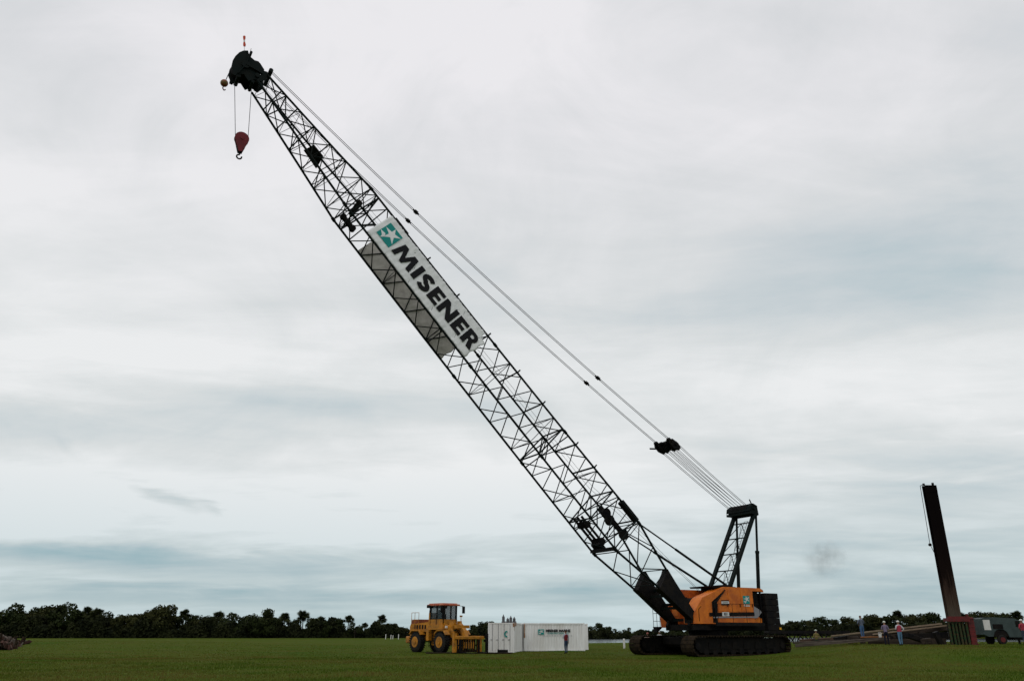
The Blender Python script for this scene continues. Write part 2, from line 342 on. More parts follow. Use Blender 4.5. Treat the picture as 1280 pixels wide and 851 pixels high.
# doors and seams
for i, (x0, x1, z0, z1) in enumerate([(-.75, .35, 3.25, 4.72), (-2.15, -.82, 3.25, 4.98), (-3.52, -2.22, 3.25, 4.98)]):
    d_ = MB(); pts = [(x0, z0), (x1, z0), (x1, z1), (x0, z1)] if i else [(x0, z0), (x1, z0), (x1, 3.9), (-.30, z1), (x0, 4.90)]
    d_.xz(pts, Y1, Y1+.025); dr = d_.build('access_door', M['orange'], house)
    h_ = MB(); h_.box(x0+.08, x0+.13, Y1+.025, Y1+.07, 3.6, 3.85); h_.build('door_handle', M['black'], dr)
st = quad([(1.35, 2.86), (-3.58, 2.94), (-3.58, 3.22), (1.35, 3.14)], .03); st.build('black_stripe', M['black'], house)
quad([(.95, 2.74), (-3.52, 2.80), (-3.52, 2.90), (.95, 2.84)], .03, Y1+.002).build('grey_stripe', M['grey'], house)
quad([(-3.45, 2.76), (-3.9, 2.80), (-4.42, 3.22), (-4.2, 3.42), (-3.6, 3.68)], .03).build('grey_corner_panel', M['grey'], house)
db = MB(); db.tube([(-.5, Y1+.07, 4.88), (.48, Y1+.07, 4.02), (.78, Y1+.07, 3.9), (.78, Y1+.07, 2.6)], .05); db.xz([(.42, 3.95), (.98, 3.95), (1.0, 2.4), (.5, 2.4)], Y1+.001, Y1+.02); db.xz([(-.42, 4.82), (-.55, 4.72), (.42, 3.95), (.98, 3.95)], Y1+.001, Y1+.02)
db.build('black_band', M['black'], house)
pl = quad([(-.02, 3.80), (-.84, 3.82), (-.84, 4.02), (-.02, 4.00)], .03, Y1+.03); pl.build('name_plate', M['white'], house)
q_ = quad([(-.02, 3.72), (-.84, 3.74), (-.84, 3.80), (-.02, 3.78)], .03, Y1+.03); q_.xz([(-.02, 4.02), (-.84, 4.04), (-.84, 4.11), (-.02, 4.09)], Y1+.03, Y1+.06); q_.xz([(-.1,3.88),(-.76,3.9),(-.76,3.94),(-.1,3.92)], Y1+.061, Y1+.065); q_.build('plate_border', M['ink'], house)
# fleet number plate
pn = quad([(.0, 2.88), (-.74, 2.90), (-.74, 3.21), (.0, 3.19)], .02, Y1+.035); pn = pn.build('number_plate', M['white'], house)
def text_mesh(txt, size, extr=.004, offset=0.0, spacing=1.0):
    c = bpy.data.curves.new('t', 'FONT'); c.body = txt; c.size = size; c.extrude = extr; c.offset = offset; c.space_character = spacing; c.align_x = 'CENTER'; c.align_y = 'CENTER'
    o = bpy.data.objects.new('t', c); COL.objects.link(o); bpy.context.view_layer.update()
    me = bpy.data.meshes.new_from_object(o.evaluated_get(bpy.context.evaluated_depsgraph_get())); bpy.data.objects.remove(o); bpy.data.curves.remove(c); me.name = 'lettering'; return me
def put_text(name, txt, size, m_, parent, loc, ux, uy, **k):
    me = text_mesh(txt, size, **k); me.materials.clear(); me.materials.append(m_); o = bpy.data.objects.new(name, me); COL.objects.link(o); o.parent = parent
    ux = Vector(ux).normalized(); uy = Vector(uy).normalized(); n_ = ux.cross(uy); o.matrix_local = Matrix.Translation(loc) @ Matrix((ux, uy, n_)).transposed().to_4x4(); return o
put_text('fleet_number', '821', .26, M['ink'], pn, (-.37, Y1+.062, 3.045), (-1,0,0), (0,0,1), offset=.008)
def star_logo(mbT, mbW, fn, s=1.0):
    """teal square with a white star and tail; fn(u,v,h) maps the unit square"""
    mbT.prism([(0,0),(1,0),(1,1),(0,1)], fn, 0, .004)
    st = []
    cx_, cy_ = .56, .60
    for k in range(10):
        a = math.pi/2 + .25 + k*math.pi/5; r_ = [.52, .17][k % 2]
        if k == 4: r_ = .5
        st.append((min(.985, max(.02, cx_+r_*math.cos(a))), min(.985, cy_+r_*math.sin(a))))
    for k in range(10): mbW.prism([(cx_, cy_), st[k], st[(k+1) % 10]], fn, .006, .010)
    mbW.prism([(0, .30), (.30, .36), (.44, .22), (.30, 0), (.26, .16)], fn, .006, .010)
T_, W_ = MB(), MB(); star_logo(T_, W_, lambda u, v, h: (-2.44-u*.74, Y1+.03+h, 3.86+v*.62)); lg = T_.build('logo_panel', M['teal'], house); W_.build('logo_star', M['white'], lg)
for k, z in enumerate((3.75, 3.66)): quad([(-2.46, z), (-3.12, z), (-3.12, z+.045), (-2.46, z+.045)], .01, Y1+.03).build('logo_lettering', M['white'], lg)
# handrail and catwalk on the near side
cw = MB(); cw.box(-4.0, 1.3, 1.74, 2.35, 2.20, 2.27); cw.box(-4.0, 1.3, 2.30, 2.36, 2.16, 2.42)
cw.build('catwalk', M['black'], crane)
hr = MB(); hr.tube([(.95, 2.3, 3.78), (-3.6, 2.3, 3.83)], .018)
for x in (.95, -.6, -2.1, -3.6): hr.bar((x, 2.3, 2.3), (x, 2.3, 3.8), .018)
hr.build('handrail', M['black'], crane)
rc = MB(); rc.box(-4.45, -3.602, .62, 1.45, 2.35, 4.84); rc.box(-4.62, -4.5, 1.55, 1.67, 2.3, 4.82); rc.box(-4.62, -4.5, .6, .7, 2.3, 4.82)
for k in range(10): rc.box(-4.47, -3.63, 1.45, 1.47, 2.5+k*.22, 2.6+k*.22)
rc.build('radiator', M['black'], crane)
# far house, centre housing, cab
fh = MB(); fh.xz([(2.2, 2.3), (2.2, 4.2), (1.9, 4.95), (-4.6, 4.95), (-4.75, 2.3)], -1.72, -.75); fho = fh.build('winch_house', M['orange2'], crane)
fd = MB(); fd.box(2.2, 2.23, -1.6, -.95, 2.9, 4.0); fd.build('access_door', M['orange'], fho)
ch = MB(); ch.xz([(1.75, 2.27), (1.75, 3.3), (.9, 4.3), (.4, 4.55), (-2.2, 4.55), (-2.2, 2.27)], -.74, .54); ch.build('centre_housing', M['orange2'], crane)
for (x, z, r_) in ((1.55, 3.95, .42), (-.9, 4.75, .4)):
    wn = MB(); wn.disc((x, -.1, z), (0,1,0), r_*.8, 1.0, 20); wn.disc((x, .42, z), (0,1,0), r_, .06, 20); wn.disc((x, -.62, z), (0,1,0), r_, .06, 20); wn.build('winch_drum', M['black'], crane)
ft = MB(); ft.xz([(2.97, 2.36), (3.04, 2.36), (3.03, 2.85), (2.96, 2.85)], .7, 1.6); ft.build('front_vent', M['black'], house)
ft = MB(); ft.tube([(2.43,1.74,2.5),(2.43,1.74,3.4),(2.15,1.74,3.6)], .02); ft.build('side_hose', M['black'], house)
cb = MB(); cb.xz([(2.42, 2.05), (2.5, 2.75), (2.3, 3.85), (.7, 3.9), (.6, 2.05)], -2.85, -1.8); cabo = cb.build('operator_cab', M['orange2'], crane)
cg = MB(); cg.xz([(2.49, 2.85), (2.31, 3.75), (2.36, 3.75), (2.54, 2.85)], -2.75, -1.9); cg.xz([(2.3, 2.9), (2.15, 3.7), (.9, 3.7), (.9, 2.9)], -2.87, -2.852); cg.build('cab_window', M['glass'], cabo)
rl = MB(); rl.box(1.4, 2.85, -3.4, -2.86, 2.05, 2.12)
for (x, y) in ((2.8,-3.35),(2.8,-2.9),(2.1,-3.35),(1.45,-3.35)): rl.bar((x, y, 2.1), (x, y, 3.75), .02)
for z in (2.55, 3.15, 3.75): rl.tube([(1.45,-3.35,z),(2.8,-3.35,z),(2.8,-2.9,z)], .018)
rl.xz([(2.75,1.7),(2.85,1.7),(2.85,2.1),(2.2,2.1)], -3.35, -2.9); rl.build('cab_platform', M['black'], crane)
# counterweight
cwt = MB()
for k in range(6): z = 1.83+k*.485; cwt.box(-6.25-.01*k, -4.78, -2.05, 1.95, z, z+.475, 0, .03)
cwt.box(-4.95, -4.75, -1.2, 1.2, 1.9, 4.5)
cwo = cwt.build('counterweight', M['black'], crane)
lp = MB(); lp.box(-6.22, -6.02, 1.951, 2.03, 1.88, 2.05, 0, .02); lp.build('marker_lamp', M['lamp'], cwo)
# A-frame gantry
ga = MB()
nf0, nf1 = (-1.6, 1.15, 5.0), (-5.4, 1.15, 11.35); ff0, ff1 = (-1.6, -1.15, 5.0), (-5.4, -1.15, 11.35)
for a_, b_ in ((nf0, nf1), (ff0, ff1)): ga.beam(a_, b_, .22, .33, (0,1,0))
ga.box(-2.2, -.8, .98, 1.3, 4.9, 5.18); ga.box(-2.2, -.8, -1.3, -.98, 4.6, 5.18)
gan = ga.build('gantry', M['boom'], crane)
lc = MB(); A0, A1, B0, B1 = map(Vector, (nf0, nf1, ff0, ff1)); fr_ = [.02, .24, .46, .67, .88]
for i, t in enumerate(fr_):
    lc.bar(A0.lerp(A1, t), B0.lerp(B1, t), .05)
    if i < 4:
        mid = A0.lerp(A1, fr_[i+1]).lerp(B0.lerp(B1, fr_[i+1]), .5); lc.bar(A0.lerp(A1, t), mid, .032); lc.bar(B0.lerp(B1, t), mid, .032)
        lc.bar(mid, A0.lerp(A1, t).lerp(B0.lerp(B1, t), .35), .018)
lc.build('gantry_lacing', M['boom'], gan)
ld = MB()
L0, L1 = A0.lerp(A1, .0)+Vector((.1, -.35, 0)), A0.lerp(A1, .9)+Vector((.1, -.35, 0)); off = Vector((0, -.4, 0))
ld.bar(L0, L1, .018); ld.bar(L0+off, L1+off, .018)
for k in range(24): p_ = L0.lerp(L1, k/23); ld.bar(p_, p_+off, .012, 4)
ld.build('ladder', M['boom'], gan)
for sy in (1, -1):
    bk = MB(); p0, p1 = Vector((-4.95 if sy > 0 else -5.0, sy*1.15, 4.9)), Vector((-5.62, sy*1.15, 11.3)); bk.bar(p0, p0.lerp(p1, .5), .15, 10); bk.bar(p0.lerp(p1, .5), p1, .095, 10); bk.bar(p0.lerp(p1, .485), p0.lerp(p1, .515), .18, 10); bk.build('gantry_strut', M['boom'], gan)
gh = MB(); gh.xz([(-4.95, 11.35), (-4.75, 11.8), (-5.1, 12.2), (-5.7, 12.0), (-5.8, 11.25), (-5.5, 11.1)], .95, 1.3); gh.xz([(-4.95, 11.35), (-4.75, 11.8), (-5.1, 12.2), (-5.7, 12.0), (-5.8, 11.25), (-5.5, 11.1)], -1.35, -1.0)
gh.prism([(-4.7, 11.55), (-4.8, 11.95), (-5.2, 12.2), (-5.7, 12.0), (-5.6, 11.9), (-5.15, 12.05), (-4.9, 11.85)], lambda a,b,t:(a,t,b), -1.45, 1.35); gh.box(-5.25,-4.75,-1.5,1.35,11.3,11.5); gh.bar((-5.2, -1.5, 11.75), (-5.2, 1.5, 11.75), .12, 10); gh.bar((-5.55, -1.2, 11.3), (-5.55, 1.2, 11.3), .14, 10); gh.bar((-5.1,1.25,12.15),(-4.85,1.3,12.5),.05)
ghd = gh.build('gantry_head', M['boom'], gan)
shv = MB()
for k in range(11): shv.disc((-5.15, -.85+k*.17, 11.75), (0,1,0), .42, .09, 20)
shv.build('gantry_sheaves', M['black'], ghd)

# boom geometry ------------------------------------------------------------
PHI, FA, FZ = R(44.99), 2.5, 2.5
BD = Vector((math.cos(PHI), 0, math.sin(PHI))); BN = Vector((-math.sin(PHI), 0, math.cos(PHI))); BL = Vector((0, 1, 0)); ST, SH = 41.5, 52.6
def wd(s):
    w = 3.056+(2.425-3.056)*s/60
    if s > ST: t = (s-ST)/(SH-ST); w = w*(1-t)+1.65*t
    return w
def dp(s):
    d = 3.329+(2.37-3.329)*s/60
    if s < 8.7: d *= .08+.92*(s/8.7)**1.22
    if s > ST: t = (s-ST)/(SH-ST); d = d*(1-t)+.95*t
    return d
def bp(s, i, j, du=0, dv=0):
    return Vector((FA, 0, FZ)) + BD*s + BN*(-.343*s*(60-s)/900 + j*dp(s)/2 + dv) + BL*(i*wd(s)/2 + du)
boom = MB(); boom.beam(bp(.15,-1,0), bp(.15,1,0), .22, .22); boom = boom.build('lattice_boom', M['boom'], crane)
stn = [0, 2.4, 4.6, 6.6, 8.7] + [8.7+1.34*k for k in range(1, 25)] + [41.5+1.0*k for k in range(0, 12)]
CORN = [(1,1),(1,-1),(-1,-1),(-1,1)]     # near top D, near bottom B, far bottom A, far top C
for (i, j) in CORN:
    c_ = MB(); pts = [bp(s, i, j) for s in stn if s >= 2.4 or True]; c_.tube(pts, .086, 8); c_.build('boom_chord', M['boom'], boom)
# lacing per face: the two corners a,b of each face
nodes = [8.7+1.34*k for k in range(25)] 
for fi, (a_, b_) in enumerate([(0,1),(1,2),(2,3),(3,0)]):
    l_ = MB()
    seq = [4.6, 6.6] + nodes + [42.55+1.6*k for k in range(0, 7)]
    for k in range(len(seq)-1):
        p, q = (a_, b_) if k % 2 == 0 else (b_, a_)
        l_.bar(bp(seq[k], *CORN[p]), bp(seq[k+1], *CORN[q]), .043, 5)
    for s in (4.6, 8.7, 41.5, 44.5, 47.5, 50.5): l_.bar(bp(s, *CORN[a_]), bp(s, *CORN[b_]), .036, 5)
    for k, s in enumerate(seq):       # light transverse struts
        if k % 4 == 2 and s < 41: l_.bar(bp(s, *CORN[a_]), bp(s, *CORN[b_]), .026, 4)
        if s > 41.9: l_.bar(bp(s, *CORN[a_]), bp(s, *CORN[b_]), .022, 4)
    l_.build('boom_lacing', M['boom'], boom)
for s in (9.0, 11.2, 12.0, 17.6, 18.3, 29.9, 39.6, 40.6, 41.5) + tuple(42.5+1.7*k for k in range(6)):
    dg = MB(); dg.bar(bp(s, 1, 1), bp(s, -1, -1), .05)
    if s < 42: dg.bar(bp(s, -1, 1), bp(s, 1, -1), .05)
    if s in (9.0, 12.0, 18.3, 29.9, 40.6):
        for k in range(4 if s != 29.9 else 0): dg.bar(bp(s, *CORN[k]), bp(s, *CORN[(k+1) % 4]), .062)
    dg.build('boom_diaphragm', M['boom'], boom)
# joints of the boom sections
for s in (8.7, 18.0, 26.6, 41.5):
    for (i, j) in CORN: jt = MB(); jt.bar(bp(s-.16, i, j), bp(s+.16, i, j), .125, 8); jt.build('boom_joint', M['boom'], boom)
for s in (14.4, 16.9-.2, 20.8, 23.9, 27.5, 31.3, 34.8):
    x_ = MB(); x_.beam(bp(s, -1, 1, -.1, .06), bp(s, 1, 1, .12, .06), .10, .12, BN); x_.bar(bp(s, 1, 1, .05, 0), bp(s, 1, 1, .05, .32), .06); x_.build('rope_guide_bar', M['boom'], boom)
# solid foot plates
for i in (1, -1):
    f_ = MB(); u0 = i*1.53
    pts = []
    for s, h_ in ((0, .20), (2, .46), (3.4, .66), (4.6, .86), (4.45, .5), (4.35, 0), (4.25, -.5), (4.2, -.84), (3.4, -.72), (2, -.54), (0, -.24)):
        c_ = Vector((FA, 0, FZ)) + BD*s + BN*(-.343*s*(60-s)/900 + h_); pts.append((c_.x, c_.z))
    pts.append((FA-.22, FZ-.3)); pts.append((FA-.35, FZ)); 
    f_.xz(pts, u0-(.52 if i > 0 else .13), u0+(.13 if i > 0 else .52)); f_.build('boom_foot', M['black'], boom)
f_ = MB(); 
for s in (1.6, 3.0): f_.beam(bp(s, -1, .6), bp(s, 1, .6), .16, .2); f_.beam(bp(s, -1, -.6), bp(s, 1, -.6), .16, .2)
f_.build('boom_foot_web', M['boom'], boom)
# guide sheaves and plates near s = 9..12
def bx(s0, s1, u0, u1, v0, v1):
    return [tuple(bp(s, 0, 0, u, v)) for s in (s0, s1) for u in (u0, u1) for v in (v0, v1)]
BF = [(0,1,3,2),(4,6,7,5),(0,4,5,1),(2,3,7,6),(0,2,6,4),(1,5,7,3)]
gs = MB()
gs.add(bx(8.9, 10.9, 1.05, 1.5, 1.45, 1.80), BF)
gs.add(bx(8.6, 10.7, .42, .56, .3, .62), BF); gs.disc(bp(8.7, 0, 0, .48, .45), BL, .42, .2, 16); gs.disc(bp(10.9, 0, 0, .48, .45), BL, .38, .2, 16)
gs.add(bx(9.7, 11.2, -.75, -.55, .75, 1.25), BF); gs.disc(bp(9.9, 0, 0, -.5, .9), BL, .4, .3, 16); 
gs.build('guide_sheave', M['black'], boom)
gs = MB()
for u in (-1.25, -.8, -.3): gs.add(bx(9.1, 12.0, u-.035, u+.035, -1.08+.12*u, -.90+.1*u), BF); gs.disc(bp(9.4, 0, 0, u, -1.0), BL, .30, .12, 16); gs.disc(bp(11.2, 0, 0, u, -1.05), BL, .28, .12, 16)
gs.beam(bp(9.0, -1, -1), bp(9.0, 1, -1), .35, .25); gs.add(bx(8.8, 9.5, -1.3, -.1, -1.45, -1.2), BF)
gs.build('jib_winch', M['black'], boom)
gs = MB(); gs.add(bx(40.0, 41.3, -.95, -.65, -.95, -.65), BF); gs.disc(bp(40.1, 0, 0, -.8, -.8), BL, .24, .34, 18); gs.disc(bp(41.2, 0, 0, -.8, -.8), BL, .22, .34, 18); gs.add(bx(40.9, 41.3, -1.1, 1.1, -.1, .1), BF)
gs.build('boom_roller', M['black'], boom)
gs = MB(); gs.add(bx(37.2, 38.7, .95, 1.25, 1.25, 1.6), BF); gs.build('rope_guide_box', M['black'], boom)
gs = MB(); gs.prism([(45.3, -.95), (46.9, -.8), (46.6, .5), (45.5, .55)], lambda s, u, t: tuple(bp(s, 0, 0, u*.75, .1+.45*u*.6+t)), 0, .08); gs.build('walkway_plate', M['black'], boom)
# boom head
BH = lambda p: (p[0], p[1])
head_o = [(41.35, 41.28), (41.05, 41.58), (40.72, 41.72), (40.55, 41.25), (40.2, 41.0), (39.9, 41.02), (39.7, 40.85), (39.35, 40.4), (39.5,40.0), (39.75, 39.75), (39.7, 39.3), (40.1, 39.15), (40.35, 38.85), (40.75, 39.35), (41.25, 39.2), (41.38, 38.95), (41.62, 39.0), (41.6, 39.35), (41.78, 39.7), (41.75, 40.3), (41.6, 40.8)]
head_o = [(40.85+(x-40.8)*.90+(.16 if x > 40.3 else .08), 40.3+(z-40.3)*.90) for x, z in head_o]
hd = MB(); hd.xz(head_o, .52, .60); hd.xz(head_o, -.60, -.52)
for (x, z, r_) in ((39.2, 40.3, .16), (40.7, 41.55, .1), (41.3, 39.2, .15), (40.3, 39.1, .12), (41.0, 41.35, .1)): hd.bar((x, -.95 if r_ > .15 else -.6, z), (x, .95 if r_ > .15 else .6, z), r_, 10)
for y_ in (.60, -.72):
    hd.xz([(39.35, 39.7), (39.7, 39.2), (40.0, 39.3), (39.7, 40.2), (39.4, 40.2)], y_, y_+.12)
    hd.disc((40.95, y_+.06, 40.25), (0,1,0), .30, .16, 20); hd.disc((40.05, y_+.06, 39.65), (0,1,0), .18, .16, 16)
    hd.beam((40.95, y_+.06, 40.25), (39.7, y_+.06, 39.9), .06, .22, (0,1,0)); hd.beam((40.95, y_+.06, 40.25), (41.4, y_+.06, 39.3), .06, .18, (0,1,0)); hd.beam((40.95, y_+.06, 40.25), (40.8, y_+.06, 41.3), .06, .18, (0,1,0))
head = hd.build('boom_head', M['boom'], boom)
hs_ = MB()
for k in range(6): hs_.disc((40.95, -.44+k*.176, 40.25), (0,1,0), .86, .10, 28, bev=.02); hs_.disc((40.05, -.44+k*.176, 39.6), (0,1,0), .42, .10, 24, bev=.02)
hs_.build('head_sheaves', M['black'], head)
fp = MB(); fp.tube([(41.05, 0, 41.5), (41.30, 0, 43.25)], .014); fp.tube([(40.75,.4,41.5),(40.72,.4,42.0)], .02); fpo = fp.build('flag_pole', M['grey'], head)
fl = MB()
for k in range(5):
    t0, t1 = k/5, (k+1)/5; a0, a1 = Vector((41.17, 0, 42.3)).lerp(Vector((41.29, 0, 43.2)), t0), Vector((41.17, 0, 42.3)).lerp(Vector((41.29, 0, 43.2)), t1)
    w0, w1 = .09+.03*math.sin(k*1.7), .09+.03*math.sin((k+1)*1.7)
    fl.add([a0+Vector((-w0, .02, 0)), a0+Vector((w0*.6, -.03, 0)), a1+Vector((w1*.6, -.03, 0)), a1+Vector((-w1, .02, 0)), a0+Vector((-w0*.3,.1,0)), a1+Vector((-w1*.3,.1,0))], [(0,1,2,3),(0,4,5,3),(1,4,5,2)], 0 if k != 2 else 1)
fl.build('flag', [mat('flag_orange', (.6,.08,.04), .8), M['white']], fpo)
# headache ball on the short auxiliary line
wb_ = MB(); wb_.tube([(41.95, .2, 39.4), (42.08, .2, 38.75)], .03); wb_ = wb_.build('auxiliary_line', M['rope'], crane)
bm = bmesh.new(); bmesh.ops.create_uvsphere(bm, u_segments=20, v_segments=12, radius=.27); me = bpy.data.meshes.new('headache_ball'); bm.to_mesh(me); bm.free(); me.polygons.foreach_set('use_smooth', [True]*len(me.polygons)); me.materials.append(mat('olive_ball', (.11,.09,.02), .6, 0, (.25,.04,.02), 3, .9)); ob = bpy.data.objects.new('headache_ball', me); COL.objects.link(ob); ob.parent = wb_; ob.location = (42.15, .2, 38.45)
hk = MB(); hk.tube([(42.16, .2, 38.3), (42.2,.2,38.0), (42.1, .2, 37.85), (42.0,.2,37.95)], .04); hk.build('ball_hook', M['red'], wb_)
# main hook block
bx0, bz = 40.42, 34.30
tear = []
for k in range(21):
    a = R(-35+250*k/20); tear.append((bx0+.49*math.cos(a), bz+.15+.49*math.sin(a)))
tear += [(bx0-.12, bz-.95), (bx0+.12, bz-.95)]
hb = MB(); hb.xz(tear, .13, .17); hb.xz(tear, -.17, -.13); hb.disc((bx0, 0, bz+.15), (0,1,0), .13, .42, 16); hbo = hb.build('hook_block', mat('hook_red', (.15,.010,.016), .7, 0, (.07,.008,.010), 2, .7), crane)
sv = MB(); sv.disc((bx0, 0, bz+.15), (0,1,0), .44, .10, 28); sv.xz([(bx0-.3, bz-.5), (bx0+.3, bz-.5), (bx0+.14, bz-1.0), (bx0-.14, bz-1.0)], -.12, .12); sv.build('block_sheave', M['black'], hbo)
hk = MB(); hp = [(bx0, 0, bz-.95), (bx0, 0, bz-1.15)] + [(bx0+.17*math.sin(a), 0, bz-1.32+.17*math.cos(a)) for a in [k*.5 for k in range(0, 11)]]; hk.tube(hp, .055, 8); hk.build('hook', M['black'], hbo)
for (a_, b_) in (((41.45, 0, 38.95), (bx0+.44, 0, bz+.2)), ((40.25, 0, 38.9), (bx0-.42, 0, bz+.3))):
    r_ = MB(); r_.tube([a_, b_], .022); r_.build('hoist_rope', M['rope'], crane)
# pendants, clamps, spreader, boom hoist ropes
def sagline(a, b, sag, n=24):
    a = Vector(a); b = Vector(b); return [a.lerp(b, k/n) - Vector((0,0,1))*sag*4*(k/n)*(1-k/n) for k in range(n+1)]
for sy in (1, -1):
    for du in (-.09, .09):
        p_ = MB(); pa, pb = (39.25, sy*.75+du, 40.35), (3.4, sy*.82+du, 16.95); pts = sagline(pa, pb, .62); p_.tube(pts, .024, 5); p_.build('pendant_line', M['rope'], crane)
    for t in (.335, .80):
        pc = sagline((39.25, sy*.75, 40.35), (3.4, sy*.82, 16.95), .62, 200)[int(t*200)]; d_ = (Vector(pb)-Vector(pa)).normalized(); c_ = MB(); c_.beam(pc-d_*.16, pc+d_*.16, .30, .14); c_.bar(pc-d_*.3, pc+d_*.3, .06, 6); c_.build('pendant_clamp', M['black'], crane)
dS = Vector((-8.35, 0, -5.2)).normalized(); nS = Vector((5.2, 0, -8.35)).normalized()*-1; c0 = Vector((3.15, 0, 16.75))
def sp(a, u, b): return tuple(c0 + dS*a + BL*u + nS*b)
spd = MB()
for u in (-.95, -.45, .45, .95): spd.prism([(-.35, -.1), (-.15, .22), (.55, .28), (.95, .1), (.9, -.25), (.3, -.42), (-.2, -.3)], lambda a, b, t: sp(a, t, b), u-.05, u+.05)
spd.bar(sp(.35, -1.15, 0), sp(.35, 1.15, 0), .12, 10); spd.bar(sp(-.1, -1.1, 0), sp(-.1, 1.1, 0), .13, 10)
for u in (.82, -.82): spd.beam(sp(-.45, u, 0), sp(.1, u, 0), .34, .2)
spd.beam(sp(.1,-1.1,-.2), sp(-.25,-1.55,-.35), .12, .12)
spo = spd.build('spreader', M['black'], crane)
sv = MB()
for k in range(11): sv.disc(sp(.42, -.85+k*.17, 0), (0,1,0), .36, .09, 18)
sv.build('spreader_sheaves', M['black'], spo)
for k in range(10):
    u = -.85+k*.17*(1.7/1.53)
    for j, o_ in enumerate((.30, -.30)):
        if (k+j) % 2 and k not in (0, 9): continue
        r_ = MB(); r_.tube(sagline(sp(.45, u, o_), (-5.1+.3*o_, u, 11.75+.9*o_), .06, 4), .022, 5); r_.build('boom_hoist_rope', M['rope'], crane)
# load lines along the boom to the winches
for u, e_ in ((.25, (.9, .3, 4.9)), (-.25, (.3, -.3, 4.8))):
    r_ = MB(); pts = [tuple(bp(s, 0, 1, u, -.42 if s < 52 else -.2)) for s in (52.3, 45, 38, 31, 24, 18, 13)] + [tuple(bp(9.8, 0, 1, u, .18)), e_]; r_.tube(pts, .016, 4); r_.build('load_line', M['rope'], crane)
# backstops
for sy, s_ in ((1, 8.65), (-1, 8.6)):
    r_ = MB(); a_ = bp(8.6, sy, 1); b_ = Vector((-1.35, sy*1.12, 5.3)); r_.bar(a_, a_.lerp(b_, .45), .06, 8); r_.bar(a_.lerp(b_, .4), b_, .095, 8); r_.build('backstop', M['boom'], crane)
pf = MB(); pf.xz([(.35, 5.08), (.45, 5.2), (-1.0, 5.32), (-1.9, 5.32), (-1.9, 5.14)], -1.3, 1.3); pf.build('roof_platform', M['black'], crane)

# banners --------------------------------------------------------------
def bcent(s): return bp(s, 0, 0)
def banner(name, side, s0, s1, label, tears, back=False):
    mb = MB(); ns, nv = 90, 22; u = side*(1.0)
    base = bp((s0+s1)/2, side, 0, side*.13)
    P = []
    for i in range(ns+1):
        for j in range(nv+1):
            v = -1 + 2*j/nv; e0 = tears(v); s = (s0+e0) + (s1-s0-e0)*i/ns
            rip = .016*math.sin(i*.95+2.2*v) + .018*math.sin(i*1.9+v*3) + .02*math.sin(v*7+i*.31) + .035*math.sin(i*2.4+1.5*v)*abs(v)**3
            edge = .012*math.sin(i*.8)*abs(v)**4
            P.append(Vector(bp(s, side, v*.955+edge, side*(.045+rip*.5))) - base)
    F_ = [(i*(nv+1)+j, (i+1)*(nv+1)+j, (i+1)*(nv+1)+j+1, i*(nv+1)+j+1) for i in range(ns) for j in range(nv)]
    mb.add(P, F_)
    o = mb.build(name, M['cloth_back'] if back else M['cloth'])
    for p_ in o.data.polygons: p_.use_smooth = True
    md = o.modifiers.new('thickness', 'SOLIDIFY'); md.thickness = .006
    o.rotation_euler = (0, 0, TH); o.location = O + Matrix.Rotation(TH, 3, 'Z') @ base; tag(o, label, 'banner'); return o, base
bn, base = banner('banner', 1, 27.3, 39.0, 'long white banner with big black letters and a teal star on the boom side', lambda v: (.45*(v+1)/2*0 + (.55 if v > .55 else 0) - .15*v + .06*math.sin(v*9)))
bn2, _ = banner('banner', -1, 28.2, 38.6, 'back of the banner, greyed for its backlit shade, tied to the far side of the boom', lambda v: -.1*v + .05*math.sin(v*8), True)
